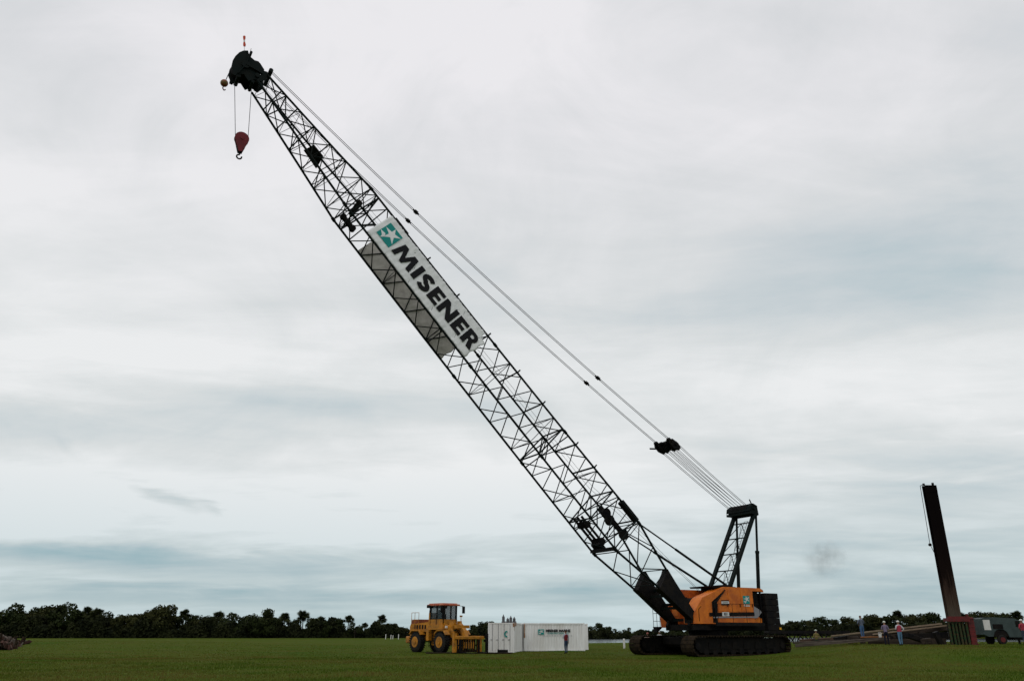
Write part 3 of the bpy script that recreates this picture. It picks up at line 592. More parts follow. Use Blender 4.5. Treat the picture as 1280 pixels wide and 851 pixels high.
# lettering of the banner: x runs down the boom, y across it
def bfn(x, y, h): return tuple(Vector(bp(38.85-(x if x < 1.8 else 1.8+(x-1.8)*1.115), 1, -.95+1.9*y/2.75, .088+h)) - base)
def poly(mb, pts, h0=0, h1=.004): mb.prism(pts, bfn, h0, h1)
LH = 1.38; Y0 = .66
def letters():
    x = 1.95; out = []
    def rect(mb, a, b, c, d): poly(mb, [(a, Y0+c), (b, Y0+c), (b, Y0+d), (a, Y0+d)])
    t = .40
    mb = MB(); w = 1.85       # M
    mb_ = mb
    poly(mb, [(x, Y0), (x+.36, Y0), (x+.50, Y0+LH*.62), (x+.62, Y0+LH), (x+.22, Y0+LH)])
    poly(mb, [(x+w-.36, Y0), (x+w, Y0), (x+w-.22, Y0+LH), (x+w-.62, Y0+LH), (x+w-.50, Y0+LH*.62)])
    poly(mb, [(x+.62, Y0+LH), (x+.50, Y0+LH*.62), (x+.82, Y0), (x+w-.82, Y0), (x+w/2, Y0+LH*.42)], .001, .005)
    poly(mb, [(x+w-.62, Y0+LH), (x+w/2, Y0+LH*.42), (x+w-.82, Y0), (x+w-.50, Y0+LH*.62)], .002, .006)
    out.append(mb); x += w+.13
    mb = MB(); rect(mb, x, x+.42, 0, LH); out.append(mb); x += .42+.16           # I
    mb = MB(); cx_ = x+.50; r = .36; tk = .19      # S as a thick stroke
    pts = []
    for k in range(15): a = R(35+ (270-35)*k/14); pts.append((cx_+.33*math.cos(a), Y0+LH-.37+.25*math.sin(a)*1.0+.0))
    p2 = []
    for k in range(15): a = R(90-(90+145)*k/14); p2.append((cx_+.33*math.cos(a), Y0+.37+.27*math.sin(a)))
    pts = pts[:-1] + p2
    for a_, b_ in zip(pts, pts[1:]):
        d = Vector((b_[0]-a_[0], b_[1]-a_[1])).normalized(); n_ = Vector((-d.y, d.x))*tk*.95; e = d*.06
        poly(mb, [(a_[0]-e.x+n_.x, a_[1]-e.y+n_.y), (b_[0]+e.x+n_.x, b_[1]+e.y+n_.y), (b_[0]+e.x-n_.x, b_[1]+e.y-n_.y), (a_[0]-e.x-n_.x, a_[1]-e.y-n_.y)], .0005*len(mb.f)*.03, .004+.0005*len(mb.f)*.03)
    out.append(mb); x += 1.0+.14
    def E(x):
        mb = MB(); rect(mb, x, x+t, 0, LH)
        for (c, d) in ((0, .31), (LH/2-.15, LH/2+.15), (LH-.31, LH)): rect(mb, x+t, x+.92 if c != LH/2-.15 else x+.86, c, d)
        return mb
    out.append(E(x)); x += .92+.13
    mb = MB(); w = 1.32; rect(mb, x, x+.38, 0, LH); rect(mb, x+w-.38, x+w, 0, LH); poly(mb, [(x+.38, Y0+LH), (x+.38, Y0+LH*.55), (x+w-.38, Y0), (x+w-.38, Y0+LH*.45)], .001, .005); out.append(mb); x += w+.14
    out.append(E(x)); x += .92+.13
    mb = MB(); rect(mb, x, x+t, 0, LH)      # R
    oy = Y0+LH-.43; arc = [(x+.58+.42*math.cos(R(90-180*k/12)), oy+.43*math.sin(R(90-180*k/12))) for k in range(13)]; inn = [(x+.56+.13*math.cos(R(90-180*k/12)), oy+.14*math.sin(R(90-180*k/12))) for k in range(13)]
    for k in range(12): poly(mb, [arc[k], arc[k+1], inn[k+1], inn[k]])
    poly(mb, [(x+t, Y0+LH), arc[0], inn[0], (x+t, oy+.14)]); poly(mb, [(x+t, oy-.43), arc[-1], inn[-1], (x+t, oy-.14)])
    poly(mb, [(x+.48, oy-.38), (x+.85, oy-.36), (x+1.12, Y0), (x+.66, Y0)], .001, .005); out.append(mb)
    return out
for ch, mb in zip('MISENER', letters()): mb.build('banner_letter', M['ink'], bn)
T_, W_ = MB(), MB(); star_logo(T_, W_, lambda u, v, h: bfn(.28+u*1.42, .62+v*1.60, h)); lg = T_.build('banner_logo', M['teal'], bn); W_.build('logo_star', M['cloth'], lg)

# ------------------------------------------------------------------ containers
def container(loc, rz, label, group='white shipping containers', dirty=None):
    """long axis x 0..6.06, y 0..2.44 (door end at x = 0)"""
    r_ = empty('shipping_container', loc, rz); tag(r_, label, 'container', group)
    LN, WD, HT = 6.06, 2.44, 2.59
    b_ = MB()
    def corr(p0, p1, n, nrm, z0=.16, z1=2.45):
        p0 = Vector(p0); p1 = Vector(p1); nrm = Vector(nrm); pr = []
        for k in range(n*4+1):
            ph = k % 4; d_ = 0 if ph in (0, 1) else -.04
            pr.append(p0.lerp(p1, k/(n*4)) + nrm*d_)
        vs = [(p.x, p.y, z0) for p in pr] + [(p.x, p.y, z1) for p in pr]; m_ = len(pr)
        b_.add(vs, [(i, i+1, m_+i+1, m_+i) for i in range(m_-1)])
    corr((.12, .03, 0), (LN-.12, .03, 0), 21, (0, -1, 0)); corr((.12, WD-.03, 0), (LN-.12, WD-.03, 0), 21, (0, 1, 0)); corr((LN-.03, .12, 0), (LN-.03, WD-.12, 0), 8, (1, 0, 0))
    b_.box(.05, LN-.05, .05, WD-.05, 2.50, 2.54); b_.build('wall_panels', M['contw'], r_)
    f_ = MB()
    for x in (0, LN-.13):
        for y in (0, WD-.13): f_.box(x, x+.13, y, y+.13, 0, HT)
    for y in (0, WD-.1): f_.box(.13, LN-.13, y, y+.1, .0, .16); f_.box(.13, LN-.13, y, y+.1, 2.45, HT-.02)
    for x in (0, LN-.1): f_.box(x, x+.1, .13, WD-.13, 0, .16); f_.box(x, x+.1, .13, WD-.13, 2.45, HT-.02)
    f_.build('frame', M['contw'], r_)
    for y0 in (.14, 1.225):
        d_ = MB(); d_.box(.02, .06, y0, y0+1.075, .17, 2.44); d = d_.build('door', M['contw'], r_)
        l_ = MB()
        for yy in (y0+.25, y0+.8): l_.bar((-.0, yy, .12), (-.0, yy, 2.5), .02, 6); l_.box(-.03, .02, yy-.02, yy+.18, 1.1, 1.14)
        l_.build('lock_bar', M['grey'], d)
    return r_
# right hand container, long side to the camera (long axis x, near side y = 0)
cR = container((1.16, 81.7, hz(4, 81)-.02), R(5), 'white container with its long lettered side to the camera, behind the standing man')
cL = container((-2.45, 79.95, hz(-1, 80)-.02), R(81.5), 'white container turned with its door end to the camera, by the yellow loader')
cL.location = (.20, 76.2, hz(-1, 77)-.02)
cB = container((8.0, 87.5, hz(7, 84)-.02), R(90), 'white container standing behind the lettered one, only a strip of its end showing')
T_, W_ = MB(), MB(); star_logo(T_, W_, lambda u, v, h: (2.05-1.05+.42+u*.58, -.015-h, 1.52+v*.48)); lg = T_.build('logo_panel', M['teal'], cR); W_.build('logo_star', M['white'], lg)
put_text('company_name', 'MISENER MARINE', .315, M['ink'], cR, (3.40, -.03, 1.86), (1,0,0), (0,0,1), offset=.016, spacing=1.0)
put_text('company_line', 'CONSTRUCTION, INC.', .20, M['teal'], cR, (3.40, -.03, 1.62), (1,0,0), (0,0,1), offset=.004, spacing=1.06)
dt = MB()
for k in range(11): dt.box(1.95+k*.27, 2.1+k*.27, -.02, -.012, 1.38, 1.42)
dt.build('small_lettering', M['grey'], cR)
T_ = MB(); 
for k in range(9):
    a0, a1 = R(50+k*28), R(50+(k+1)*28); T_.prism([(.19*math.cos(a0), .28*math.sin(a0)), (.19*math.cos(a1), .28*math.sin(a1)), (.09*math.cos(a1), .15*math.sin(a1)), (.09*math.cos(a0), .15*math.sin(a0))], lambda a, b, t: (-.045-t, .72-a, 1.60+b), 0, .01)
T_.build('logo_ring', M['teal'], cL)
q_ = MB(); q_.box(-.012, -.002, .0, .13, 2.2, 2.55); q_.box(-.012, .14, -.012, -.002, 1.9, 2.58); q_.box(.3, 1.4, -.012, -.002, 2.3, 2.57); q_.build('rust_stain', M['rust'], cL)
q_ = MB(); q_.box(.0, .13, -.012, -.002, 1.2, 2.5); q_.build('rust_stain', M['rust'], cR)
# bottles on the container roof
for k, (x, y, h_, lab) in enumerate([(-.85, 80.9, .78, 'tall grey gas bottle on the container roof, leftmost of the row'), (-.42, 81.1, .50, 'shortest grey canister of the row on the container roof'), (-.12, 80.9, .66, 'grey gas bottle on the container roof, third from the left'), (.22, 81.2, .58, 'grey gas bottle at the right end of the row on the container roof')]):
    t_ = MB(); r_ = .13; t_.bar((0,0,0), (0,0,h_*.72), r_, 14); t_.bar((0,0,h_*.72), (0,0,h_*.85), r_, 14, 0, r_*.4); t_.bar((0,0,h_*.85), (0,0,h_), .045, 8)
    o = t_.build('gas_bottle', mat('bottle_grey', (.07,.07,.075), .6)); o.location = (x*.95, y-3.2, cL.location.z+2.54); tag(o, lab, 'gas bottle', 'grey bottles on the container roof')
t_ = MB(); t_.box(-.75, .75, -.35, .35, 0, .07); t_.box(-.7,.7,-.3,.3,.07,.2); o = t_.build('roof_pallet', M['grey']); o.location = (-.3, 79.8, cL.location.z+2.54); o.rotation_euler.z = R(5); tag(o, 'flat grey pallet on the left container roof behind the gas bottles', 'pallet')

# ------------------------------------------------------------------ wheel loader
ldr = empty('wheel_loader', (-6.45, 74.03, hz(-6.6, 74)), R(-47)); tag(ldr, 'yellow wheel loader with a red cab roof, carrying a wide fork frame', 'wheel loader')
def P_(name, mb, m_, par=ldr): return mb.build(name, m_, par)
b_ = MB(); b_.xz([(-3.35, 1.15), (-3.45, 2.15), (-3.3, 2.38), (-.5, 2.55), (-.45, 1.05), (-2.6, .85)], -.78, .78); b_.box(-2.9, -.6, -1.02, 1.02, 1.72, 1.92); b_.xz([(-.5, .6), (-.5, 1.8), (1.9, 1.75), (2.3, 1.2), (1.9, .6)], -.5, .5)
b_.xz([(-.45, 1.9), (-.45, 2.3), (1.45, 2.3), (1.7, 1.9)], -1.0, 1.0); b_.box(-3.9, -3.3, -.9, .9, .75, 1.35, 0, .08); b_.xz([(-.45,1.0),(-.1,1.0),(-.1,1.9),(-.45,1.9)], -1.15, -.8); b_.xz([(-.45,1.0),(-.1,1.0),(-.1,1.9),(-.45,1.9)], .8, 1.15)
P_('body', b_, M['yellow'])
b_ = MB(); b_.xz([(-3.4, 2.2), (-3.3, 2.72), (-2.2, 2.78), (-2.2, 2.4)], -.72, .72); P_('radiator_hood', b_, mat('rusty_orange', (.26,.07,.02), .6, 0, (.12,.03,.012), 2.5, .8))
b_ = MB(); b_.box(-3.0,-.7,-.80,-.785,1.35,1.7); b_.box(-3.47,-3.45,-.6,.6,1.4,2.2)
for k in range(5): b_.box(-2.8+k*.4, -2.6+k*.4, -.80, -.784, 1.95, 2.3)
P_('grille', b_, M['black'])
b_ = MB()
for x in (-3.0, -2.5, -1.9): b_.bar((x, -.95, 1.9), (x, -.95, 3.35), .022)
b_.tube([(-3.0,-.95,3.35),(-1.9,-.95,3.35)], .022); b_.tube([(-3.0,-.95,2.75),(-1.9,-.95,2.75)], .02); P_('handrail', b_, M['yellow'])
b_ = MB(); b_.bar((-1.0, -.35, 2.5), (-1.0, -.35, 3.55), .10, 12); b_.bar((-1.0,-.35,3.5),(-1.06,-.35,3.8),.06,10); P_('exhaust_stack', b_, M['black'])
cb = MB()
for x, y in ((-.35,-.78),(-.35,.78),(1.35,-.72),(1.35,.72),(.55,-.78),(.55,.78)): cb.box(x-.05, x+.05, y-.05, y+.05, 2.3, 3.88, 1)
cb.box(-.4, 1.4, -.83, .83, 2.28, 2.75); cb.box(-.75,-.4,-.7,.7,2.3,3.3); cab = P_('cab', cb, [M['yellow'], M['black']])
b_ = MB(); b_.box(-.33, 1.38, -.79, -.775, 2.75, 3.86); b_.box(-.33, 1.38, .775, .79, 2.75, 3.86); b_.box(1.385, 1.4, -.75, .75, 2.75, 3.86); b_.box(-.42, -.405, -.75, .75, 2.75, 3.86); P_('cab_glazing', b_, M['glass'], cab)
b_ = MB(); b_.box(-.35,1.36,-.815,-.795,2.72,2.8); b_.box(.5,.6,-.815,-.795,2.75,3.86); b_.box(-.37,-.27,-.82,-.797,2.7,3.88); b_.box(1.3,1.4,-.82,-.797,2.7,3.88); b_.box(1.402,1.42,-.8,-.7,2.7,3.88); b_.box(1.402,1.42,.7,.8,2.7,3.88); b_.box(.1,.5,-.3,.3,2.75,3.2); b_.box(.0,.15,-.25,.25,3.1,3.55); P_('window_frame', b_, M['black'], cab)
b_ = MB(); b_.box(-.75, 1.65, -.95, .95, 3.88, 4.02, 0, .04); b_.box(-.6, 1.4, -.85, .85, 4.02, 4.1, 0, .03); P_('cab_roof', b_, mat('faded_red_roof', (.36,.07,.035), .5, 0, (.50,.20,.10), 1.5, .8), cab)
b_ = MB(); b_.box(-.78, -.2, -.97, .97, 3.72, 3.98, 0, .03); P_('roof_shroud', b_, M['black'], cab)
b_ = MB(); b_.tube([(1.5, -.9, 3.9), (1.75, -1.2, 3.85)], .02); b_.box(1.7, 1.78, -1.32, -1.1, 3.3, 3.85); b_.tube([(1.5, .9, 3.9), (1.75, 1.25, 3.85)], .02); b_.box(1.7, 1.78, 1.12, 1.42, 3.25, 3.85, 0, .02); P_('mirror', b_, M['black'], cab)
b_ = MB(); b_.tube([(1.8,.95,2.0),(1.8,.95,2.95)], .03); b_.box(1.72,1.88,.85,1.05,2.95,3.08); b_.tube([(1.95,.3,1.9),(1.95,.3,2.4)],.04); P_('work_lamp', b_, M['yellow'])
for (x, nm) in ((1.75, 1), (-1.75, 0)):
    for sy in (-1, 1):
        t_ = MB(); yc = sy*1.12
        for (a0, a1, r0, r1) in ((-.3, -.22, .66, .82), (-.22, .22, .82, .82), (.22, .3, .82, .66)): t_.bar((x, yc+a0, .87), (x, yc+a1, .87), r0, 32, 0, r1)
        for k in range(26):
            a = 2*math.pi*k/26
            for h_ in (-1, 1):
                aa = a + (.06 if h_ > 0 else 0); c, s_ = math.cos(aa), math.sin(aa)
                t_.beam((x+.84*c, yc+h_*.03, .87+.84*s_), (x+.83*math.cos(aa+.12), yc+h_*.29, .87+.83*math.sin(aa+.12)), .07, .07, (c, 0, s_))
        w_ = P_('wheel', t_, M['rubber'])
        r_ = MB(); r_.disc((x, yc+sy*.27, .87), (0,1,0), .46, .12, 28, bev=.03); r_.disc((x, yc+sy*.33, .87), (0,1,0), .2, .12, 18); P_('rim', r_, M['yellow'], w_)
for x0, x1 in ((1.0, 2.6), (-2.7, -.95)):
    for sy in (-1, 1):
        b_ = MB(); b_.prism([(x0, 1.55), (x0+.35, 1.85), (x1-.3, 1.85), (x1, 1.5), (x1-.04, 1.45), (x1-.35, 1.79), (x0+.4, 1.79), (x0+.05, 1.5)], lambda a, b, t: (a, t, b), sy*.85, sy*1.42); P_('fender', b_, M['yellow'])
for sy in (-1, 1):
    b_ = MB(); y = sy*.62; b_.xz([(.9, 2.15), (1.3, 2.45), (2.2, 2.2), (3.2, 1.3), (3.75, .75), (3.75, .35), (3.4, .35), (2.9, 1.0), (2.0, 1.75)], y-.09, y+.09); P_('lift_arm', b_, M['yellow'])
    b_ = MB(); b_.bar((1.4, sy*.85, 1.3), (2.9, sy*.75, 1.15), .08, 10); b_.bar((1.4, sy*.3, 2.2), (3.2, sy*.3, 2.05), .07, 10); P_('hydraulic_cylinder', b_, M['black'])
b_ = MB(); b_.xz([(2.5, 2.3), (2.9, 2.4), (3.6, 1.8), (3.85, 1.2), (3.6, 1.1), (3.2, 1.7)], -.2, .2); b_.xz([(2.0,1.9),(2.0,2.6),(2.4,2.6),(2.5,1.9)], -.55,-.35); b_.xz([(2.0,1.9),(2.0,2.6),(2.4,2.6),(2.5,1.9)], .35,.55); b_.box(2.9,3.3,-.7,.7,2.0,2.25); P_('tilt_linkage', b_, M['yellow'])
b_ = MB(); b_.box(3.6,4.1,-.55,.55,.4,.9); b_.box(4.0, 4.25, -1.6, 1.6, 1.12, 1.38, 0, .03); b_.box(3.85, 4.1, -1.65, -1.35, .1, 1.6); b_.box(3.75,4.0,-.8,-.5,.2,1.4); b_.box(3.75,4.0,.5,.8,.2,1.4)
b_.box(4.0, 4.2, .9, 1.35, .1, 1.12); P_('fork_carriage', b_, M['yellow'])
b_ = MB(); 
for k in range(9): b_.box(4.03, 4.12, -1.3+k*.27, -1.2+k*.27, .12, 1.12)
b_.box(3.98,4.03,-1.35,.95,.1,.3); b_.box(3.98,4.04,-1.35,.95,.6,.7); P_('carriage_bars', b_, M['mud'])
for y in (-1.05, 1.0):
    b_ = MB(); b_.box(4.12, 4.24, y-.1, y+.1, .06, 1.1); b_.xz([(4.12, .04), (5.9, .04), (5.9, .07), (4.12, .14)], y-.1, y+.1); P_('fork', b_, M['black'])
b_ = MB(); b_.box(4.3, 4.5, 1.62, 1.85, .05, 1.55, 0, .02); b_.box(4.25,4.3,1.5,1.8,.9,1.1); P_('side_post', b_, M['black'])
for sy in (-1, 1):
    b_ = MB(); b_.tube([(1.5, sy*.45, 1.9), (1.9, sy*.5, 2.35), (2.4, sy*.4, 2.25), (2.9, sy*.3, 1.8)], .025); P_('hydraulic_hose', b_, M['black'])
    b_ = MB(); b_.box(1.95, 2.05, sy*.85-.12, sy*.85+.12, 2.0, 2.2, 0, .02); P_('headlight', b_, M['white'])
b_ = MB(); b_.tube([(-.15, -1.08, .5), (-.15, -1.1, 1.9)], .02); b_.tube([(.35, -1.08, .5), (.35, -1.1, 1.9)], .02)
for k in range(4): b_.tube([(-.15, -1.08, .55+k*.38), (.35, -1.08, .55+k*.38)], .02)
P_('cab_ladder', b_, M['black'])
# steel road plates on the grass before the loader
for (x, y, rz, l_, lab) in ((-5.6, 71.2, 8, 3.4, 'grey steel plate lying flat on the grass by the loader front wheel'), (-1.6, 71.6, -4, 3.2, 'grey steel plate lying on the grass under the fork tips')):
    b_ = MB(); b_.box(-l_/2, l_/2, -.75, .75, 0, .07); o = b_.build('steel_plate', M['mud']); o.location = (x, y, hz(x, y)+.01); o.rotation_euler.z = R(rz); tag(o, lab, 'steel plate', 'steel plates on the grass')
b_ = MB(); b_.bar((-.4,0,.13),(.4,0,.13),.13,10); b_.bar((-.5,0,.13),(-.4,0,.13),.17,10); o = b_.build('pipe_stub', M['black']); o.location = (-.75, 72.2, hz(-.7,72)+.05); tag(o, 'short black pipe lying on the grass before the left container', 'pipe')

# ------------------------------------------------------------------ pile, template, machine, timbers (right)
gz = lambda x, y: hz(x, y)
# tall double steel pile
X0, YP = 34.78, 66.2; zb = gz(X0, YP)
m = bpy.data.materials.new('pile_steel'); m.use_nodes = True; nt = m.node_tree; N = nt.nodes; L = nt.links; b = N['Principled BSDF']; b.inputs['Roughness'].default_value = .9; b.inputs['Specular IOR Level'].default_value = .05
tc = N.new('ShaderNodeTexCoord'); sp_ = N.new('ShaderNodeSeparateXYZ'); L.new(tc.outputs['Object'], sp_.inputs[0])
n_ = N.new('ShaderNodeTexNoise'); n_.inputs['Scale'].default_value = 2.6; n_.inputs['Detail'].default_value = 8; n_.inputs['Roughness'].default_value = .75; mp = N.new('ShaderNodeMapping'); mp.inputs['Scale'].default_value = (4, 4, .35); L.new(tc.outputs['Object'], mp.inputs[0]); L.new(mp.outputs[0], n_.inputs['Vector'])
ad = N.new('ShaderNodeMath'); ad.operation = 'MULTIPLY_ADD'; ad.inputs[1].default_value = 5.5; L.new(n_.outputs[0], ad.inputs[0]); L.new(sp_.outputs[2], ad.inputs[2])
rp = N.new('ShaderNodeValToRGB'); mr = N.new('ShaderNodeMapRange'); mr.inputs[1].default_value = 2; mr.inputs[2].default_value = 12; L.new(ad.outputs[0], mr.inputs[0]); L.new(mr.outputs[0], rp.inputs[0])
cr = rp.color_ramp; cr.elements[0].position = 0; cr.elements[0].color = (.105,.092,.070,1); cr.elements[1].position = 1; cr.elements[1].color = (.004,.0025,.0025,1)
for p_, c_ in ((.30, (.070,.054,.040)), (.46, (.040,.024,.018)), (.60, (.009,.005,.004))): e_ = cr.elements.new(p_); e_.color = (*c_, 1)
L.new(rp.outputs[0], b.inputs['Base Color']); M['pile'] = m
pb = MB(); HP = 12.6
for dx in (-.255, .255):
    pb.box(dx-.25, dx+.25, -.24, -.19, 0, HP); pb.box(dx-.25, dx+.25, .19, .24, 0, HP); pb.box(dx-.04, dx+.04, -.19, .19, 0, HP)
pb.box(-.5, .5, -.26, -.242, HP-.6, HP-.2)
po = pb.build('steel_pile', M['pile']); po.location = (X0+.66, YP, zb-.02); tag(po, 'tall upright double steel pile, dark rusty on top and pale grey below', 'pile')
pc_ = MB(); pc_.box(-.50, -.36, -.05, .1, HP, HP+.18); pc_.box(.28, .42, -.05, .1, HP, HP+.24); pc_.build('lifting_lug', M['black'], po)
rp_ = MB(); rp_.tube([(X0+.18, YP-.1, 13.45), (X0-.2, YP-.2, 13.3), (X0-.24, YP-.2, 11), (X0-.28, YP-.2, 8.5), (X0-.05, YP-.2, 7.8)], .026)
ro = rp_.build('rigging_rope', M['rope']); tag(ro, 'thin rope hanging down beside the tall steel pile', 'rope')
hh = MB(); hh.disc((X0-.28, YP-.2, 8.45), (0,1,0), .12, .12, 14); hh.build('rope_thimble', M['black'], ro)
# pile template: frame of green pipes under a red beam
tp = empty('pile_template', (35.30, 65.6, gz(35.4, 65.6))); tag(tp, 'dark green pipe frame under a red beam, holding the foot of the tall pile', 'pile template')
for k in range(6):
    t_ = MB(); x = -.75+k*.27; t_.bar((x, -.15-.04*(k%2), 0), (x, -.15-.04*(k%2), 1.62), .085, 12); t_.bar((x, -.15-.04*(k%2), 1.62), (x, -.15-.04*(k%2), 1.72), .11, 12); t_.build('pipe', M['greenpipe'], tp)
t_ = MB(); t_.box(-.85, .85, -.38, -.2, 1.72, 2.1); t_.box(-.52, .85, .92, 1.02, 1.72, 2.0); t_.box(-.52,-.45,-.2,.92,1.76,2.0); t_.box(.7,.85,-.2,.95,1.76,2.0); t_.box(.65,.80,-.36,-.22,2.1,2.3); t_.build('cross_beam', M['red'], tp)
t_ = MB(); t_.box(-.8,.8,.0,.07,.05,1.6); t_.build('back_plate', M['black'], tp)
t_ = MB(); t_.box(-.25, .25, -.2, .2, 0, 2.05, 0, .03); t_.box(-.30, .30, -.25, .25, 0, .08); t_.box(-.30, .30, -.25, .25, 1.9, 1.97)
for k in range(5): t_.box(-.27, .27, -.22, .22, .3+k*.33, .35+k*.33)
o = t_.build('red_steel_post', M['red']); o.location = (36.33, 65.7, gz(36.3, 65.7)); o.rotation_euler = (0, R(1), R(6)); tag(o, 'thick red steel post between the green pipes and the grey green trailer', 'post')
# green grey compressor trailer
mt = empty('compressor_trailer', (40.15, 68.6, gz(40.3, 68)), R(3)); tag(mt, 'grey green wheeled compressor trailer with a white panel', 'trailer')
b_ = MB(); b_.xz([(-1.75, .75), (-1.78, 1.95), (-1.5, 2.05), (-.6, 2.08), (1.0, 2.0), (1.65, 1.75), (1.8, 1.2), (1.8, .55), (.35, .55), (.2, .95), (-.05, 1.15), (-.55, 1.15), (-.85, .95), (-1.0, .6), (-1.4, .6)], -.85, .85); P_('housing', b_, M['machine'], mt)
b_ = MB(); b_.box(-1.66, -1.1, -.875, -.852, 1.1, 1.88); P_('white_panel', b_, M['white'], mt)
b_ = MB(); b_.box(-.9, -.05, -.87, -.852, 1.18, 1.55); b_.box(1.05, 1.4, -.87, -.852, 1.35, 1.8); b_.box(-1.0, .3, -.8, .8, .6, 1.1); b_.box(-1.72,-1.68,-.8,.8,1.0,1.8); P_('dark_recess', b_, M['black'], mt)
for x in (-.3,):
    for sy in (-1, 1):
        t_ = MB(); t_.disc((x, sy*.78, .36), (0,1,0), .38, .24, 24, bev=.05); w_ = P_('wheel', t_, M['rubber'], mt); r_ = MB(); r_.disc((x, sy*.9, .36), (0,1,0), .2, .06, 18); P_('rim', r_, M['red'], w_)
b_ = MB(); b_.box(1.3, 1.42, -.5, -.38, 0, .6); b_.box(-2.6, -1.6, -.06, .06, .5, .62); b_.box(.8,1.9,-.7,.7,.35,.55); P_('chassis', b_, M['black'], mt)
b_ = MB(); b_.bar((-1.0,.2,2.05),(-1.0,.2,2.25),.06); b_.tube([(1.0,0,1.98),(1.2,0,2.15),(1.5,0,2.0)], .03); P_('exhaust_pipe', b_, M['black'], mt)
# long timbers and steel piles lying on cribbing
def beam_obj(name, a, b, w, h, m_, lab, cat, grp):
    a = Vector(a); b = Vector(b); c = (a+b)/2; d_ = b-a; mb = MB(); ln = d_.length; n_ = 8
    mb.box(-ln/2, ln/2, -w/2, w/2, -h/2, h/2, 0, .015); o = mb.build(name, m_); o.location = c
    o.rotation_euler = d_.to_track_quat('X', 'Z').to_euler(); tag(o, lab, cat, grp); return o
GB = 'long beams stacked on the ground right of the crane'
M['tan'] = mat('tan_timber', (.24,.18,.125), .85, 0, (.12,.08,.05), 2, .7, .4, 20, stretch=(.4,3,3))
def pt(px, py, Y): return Vector(((px-640)/972*Y/1.0, Y, 0))
def wp(px, py, Y):
    a = (px-640)/972; b_2 = (425.5-py)/972; p = math.atan(365/972); d = Vector((a, math.cos(p)-b_2*math.sin(p), math.sin(p)+b_2*math.cos(p))); t = Y/d.y; return Vector((0,0,1.65))+d*t
beam_obj('stacked_beam', wp(1040, 794.5, 82), wp(1176, 779.5, 68.3), .3, .13, M['tan'], 'tan topmost beam of the stack, reaching from the crane side to the tall pile', 'beam', GB)
beam_obj('stacked_beam', wp(1092, 792.5, 73), wp(1186, 781.3, 67.4), .3, .12, M['tan'], 'pale upper beam in front of the topmost one, behind the two helmeted men', 'beam', GB)
beam_obj('stacked_beam', wp(992, 803.0, 72), wp(1084, 799.0, 68.5), .5, .16, M['timber'], 'grey timber plank lying nearest the grass, left of the men', 'beam', GB)
beam_obj('stacked_beam', wp(994, 806.5, 69), wp(1112, 797.5, 67), .45, .22, M['timber'], 'front bottom timber of the stack, lying along the grass edge', 'beam', GB)
beam_obj('stacked_beam', wp(1000, 800.5, 76), wp(1056, 797, 76), .5, .25, mat('red_brown_timber', (.08,.045,.03), .85, 0, (.05,.03,.02), 3, .8), 'red brown timber left in the stack, near the lattice girder', 'beam', GB)
beam_obj('stacked_beam', wp(1044, 798.2, 76), wp(1184, 784.3, 68.6), .5, .42, M['darktimber'], 'dark thick beam right under the topmost tan beam', 'beam', GB)
beam_obj('stacked_beam', wp(1086, 799.5, 71), wp(1186, 794.2, 67.6), .5, .60, M['black'], 'black steel beam in the middle of the stack behind the helmeted men', 'beam', GB)
beam_obj('stacked_beam', wp(1085, 803.5, 69.5), wp(1183, 802, 67.1), .5, .55, M['darktimber'], 'dark bottom timber on the grass behind the helmeted men', 'beam', GB)
beam_obj('stacked_beam', wp(1076, 796, 68.6), wp(1108, 795.2, 68.3), .4, .12, mat('faded_orange_board', (.22,.085,.02), .8, 0, (.1,.05,.03), 4, .8), 'short yellow orange board on the stack between the men', 'beam', GB)
o = MB(); o.bar((0,0,0),(0,0,.26),.11,14,0,.13); o.bar((0,0,.26),(0,0,.29),.14,14); o.tube([(-.13,0,.28),(-.09,0,.38),(.09,0,.38),(.13,0,.28)], .012); o = o.build('white_bucket', M['white']); q0 = wp(1100.5, 796, 67.9); o.location = q0; tag(o, 'small white bucket on the beams left of the man in dark clothes', 'bucket')
for k, (px, Y) in enumerate([(1030, 74), (1075, 71), (1130, 69.2), (1168, 68.2)]):
    q0 = wp(px, 795, Y); x, y = q0.x, q0.y; z0 = gz(x, y); mb = MB(); zt = 1.3 if k > 1 else .95; zt = {0:.95, 1:1.1, 2:1.75, 3:1.95}[k]
    n_ = max(2, int((zt-z0)/.2))
    for i in range(n_):
        for j in (-.5, .5):
            if i % 2: mb.box(-.7, .7, j-.1, j+.1, i*.2, i*.2+.19)
            else: mb.box(j-.1, j+.1, -.7, .7, i*.2, i*.2+.19)
    o = mb.build('timber_cribbing', M['darktimber']); o.location = (x, y+.9, z0); o.rotation_euler.z = R(-12); tag(o, ['low crib of crossed dark blocks under the left end of the beams', 'crib of crossed dark blocks behind the man in the grey shirt', 'crib of crossed dark blocks right behind the red vest man', 'highest crib of dark blocks, next to the tall pile'][k], 'cribbing', 'timber cribs under the beams')
